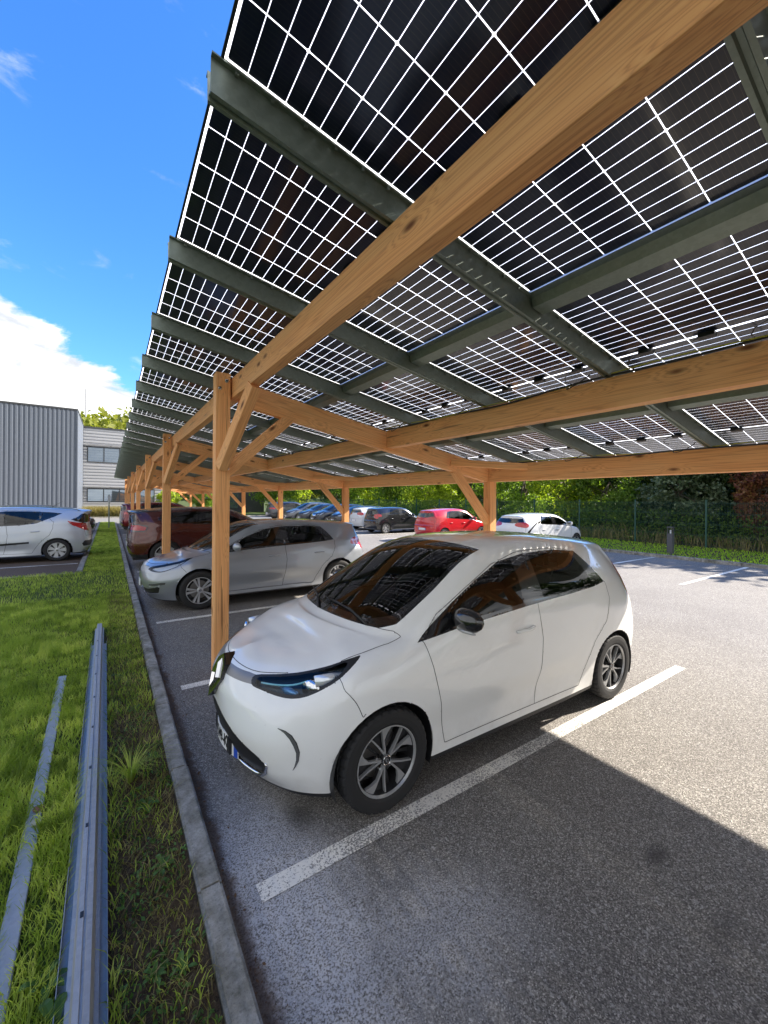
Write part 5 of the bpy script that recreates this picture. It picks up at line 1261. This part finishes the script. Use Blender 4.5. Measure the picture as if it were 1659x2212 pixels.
# silver estate in the left car park
WAG = feats(MEDF, ('rear_window', 'window_surround', 'tail_light', 'back_window', 'back_window_surround'), (
   ('window_surround', 'xz', [(1.10, .958), (1.5, 1.005), (2.2, 1.052), (2.6, 1.065), (2.95, 1.11), (3.28, 1.28), (3.42, 1.375), (3.2, 1.405), (2.75, 1.437), (2.3, 1.44), (1.98, 1.40), (1.70, 1.29), (1.45, 1.165), (1.25, 1.05)]),
   ('front_window', 'xz', [(1.40, 1.045), (1.7, 1.05), (2.14, 1.077), (2.155, 1.25), (2.13, 1.412), (2.0, 1.392), (1.75, 1.298), (1.5, 1.178), (1.42, 1.12)]),
   ('rear_window', 'xz', [(2.26, 1.085), (2.6, 1.09), (2.86, 1.135), (2.98, 1.25), (2.96, 1.40), (2.6, 1.42), (2.26, 1.42)]), ('quarter_window', 'xz', [(3.02, 1.20), (3.16, 1.27), (3.34, 1.37), (3.2, 1.388), (3.02, 1.40)]),
   ('back_window', 'uv', [(12.62, 4.35), (13.1, 4.6), (13.45, 5.0), (13.9, 5.2), (15.2, 5.2), (15.2, 4.1), (13.6, 4.1)]),
   ('tail_light', 'uv', [(12.40, 4.25), (13.2, 4.12), (14.1, 4.05), (14.25, 3.7), (14.2, 3.1), (13.75, 3.25), (13.3, 3.55), (12.8, 3.9)]),
   ('bumper_trim', 'uv', [(13.5, 1.2), (15.2, 1.2), (15.2, 2.0), (13.6, 2.0), (13.35, 1.6)]), ('side_strip', 'xz', [(1.35, .46), (2.8, .55), (2.8, .60), (1.35, .52)])))
car('silver_estate', dict(L=4.156, W=1.75, H=1.585, xf=.80, xr=3.34, zb=.19, belt=1.03, rs=.22, roofw=1.02, pz=(.5, .7), handles=(2.0, 2.93)),
    'silver-blue estate car with roof rails and big red tail lamps in the left car park', (-4.58, 15.95), 1, dict(paint=PSIL, rear_glass=GLASS, over=dict(quarter_window=PRIV, bumper_trim=BLACK, side_strip=BLACK, back_window=PRIV)), WAG, res=.022, wheel='cover', Rw=.318, roofrails=GALV)
car('black_saloon', dict(L=4.4, W=1.82, H=1.48, xf=.88, xr=3.55, zb=.19, belt=1.0, pz=(.45, .7)),
    'black hatchback nosed towards the grass strip just beyond the silver estate', (-.55, 26.3), -1, dict(paint=PBLK), feats(), res=.045, wheel='five', Rw=.32)
# ---------------------------------------------------------------- the row across the aisle
FR = 'cars parked in the row along the fence'
small = dict(L=4.06, W=1.73, H=1.45, xf=.82, xr=3.41, zb=.2, belt=1.0, pz=(.45, .6))
car('white_hatchback', dict(small, rs=.0), 'white hatchback of the far row parked right of the front carport back post', (12.35+4.06, 9.95), -1, dict(paint=PWH2, rear_glass=PRIV), feats(MEDF, ('tail_light',), (RT_WIDE,)), res=.035, group=FR, wheel='dark', Rw=.31, plate='')
car('red_hatchback', dict(L=3.94, W=1.73, H=1.53, xf=.78, xr=3.25, zb=.2, belt=1.0, rs=.05, pz=(.45, .55)), 'bright red hatchback parked in the far row left of the carport back post', (12.3+3.94, 14.85), -1,
    dict(paint=PBR), feats(MEDF, ('tail_light',), (RT_WIDE,)), res=.035, group=FR, wheel='five', Rw=.30)
car('black_hatchback', dict(L=3.85, W=1.69, H=1.51, xf=.79, xr=3.22, zb=.2, belt=1.0, rs=.08, pz=(.45, .72)), 'small black hatchback with pale multi-spoke wheels in the far row', (12.3+3.85, 19.6), -1,
    dict(paint=PBLK, rear_glass=GLASS), feats(), res=.035, group=FR, wheel='ten', Rw=.30)
car('white_hatchback', dict(small, rs=.05), 'white hatchback of the far row partly hidden behind the small black one', (12.9+4.06, 22.4), -1, dict(paint=PWH2), feats(MEDF, ('tail_light',), (RT_WIDE,)), res=.045, group=FR, wheel='five', Rw=.31)
cross = dict(L=4.5, W=1.84, H=1.60, xf=.90, xr=3.58, zb=.24, belt=1.08, hood=.06, rs=.12, roofw=1.04, pz=(.5, .6))
XF = feats(MEDF, (), (cladding,))
car('dark_hatchback', dict(cross, H=1.5), 'near-black car half hidden behind the second carport back post', (12.6, 24.9), 1, dict(paint=PBLK), feats(), res=.05, group=FR, wheel='five', Rw=.32)
car('navy_crossover', cross, 'very dark navy crossover with chrome front, facing the aisle left of the white hatchback', (12.2, 27.3), 1, dict(paint=PNAVY, over=dict(grille=CHROME)), XF, res=.045, group=FR, wheel='five', Rw=.35)
car('blue_crossover', dict(cross, H=1.56), 'dark blue crossover facing the aisle between the navy and the grey crossovers', (12.2, 29.8), 1, dict(paint=PNAVY), XF, res=.05, group=FR, wheel='five', Rw=.35)
car('grey_crossover', dict(cross, H=1.66), 'mid-grey crossover facing the aisle, bulkiest bonnet of the far row', (12.2, 32.6), 1, dict(paint=PGX), XF, res=.05, group=FR, wheel='dark', Rw=.36)
car('dark_grey_suv', dict(cross, L=4.8, H=1.68, W=1.93, xf=.9, xr=3.78), 'large dark grey SUV at the far left end of the far row', (17.0, 37.4), -1, dict(paint=PDG, over=dict(lamp_bar=PDG)), feats(SUVF), res=.05, group=FR, wheel='dark', Rw=.38)
sc.view_layers[0].update()
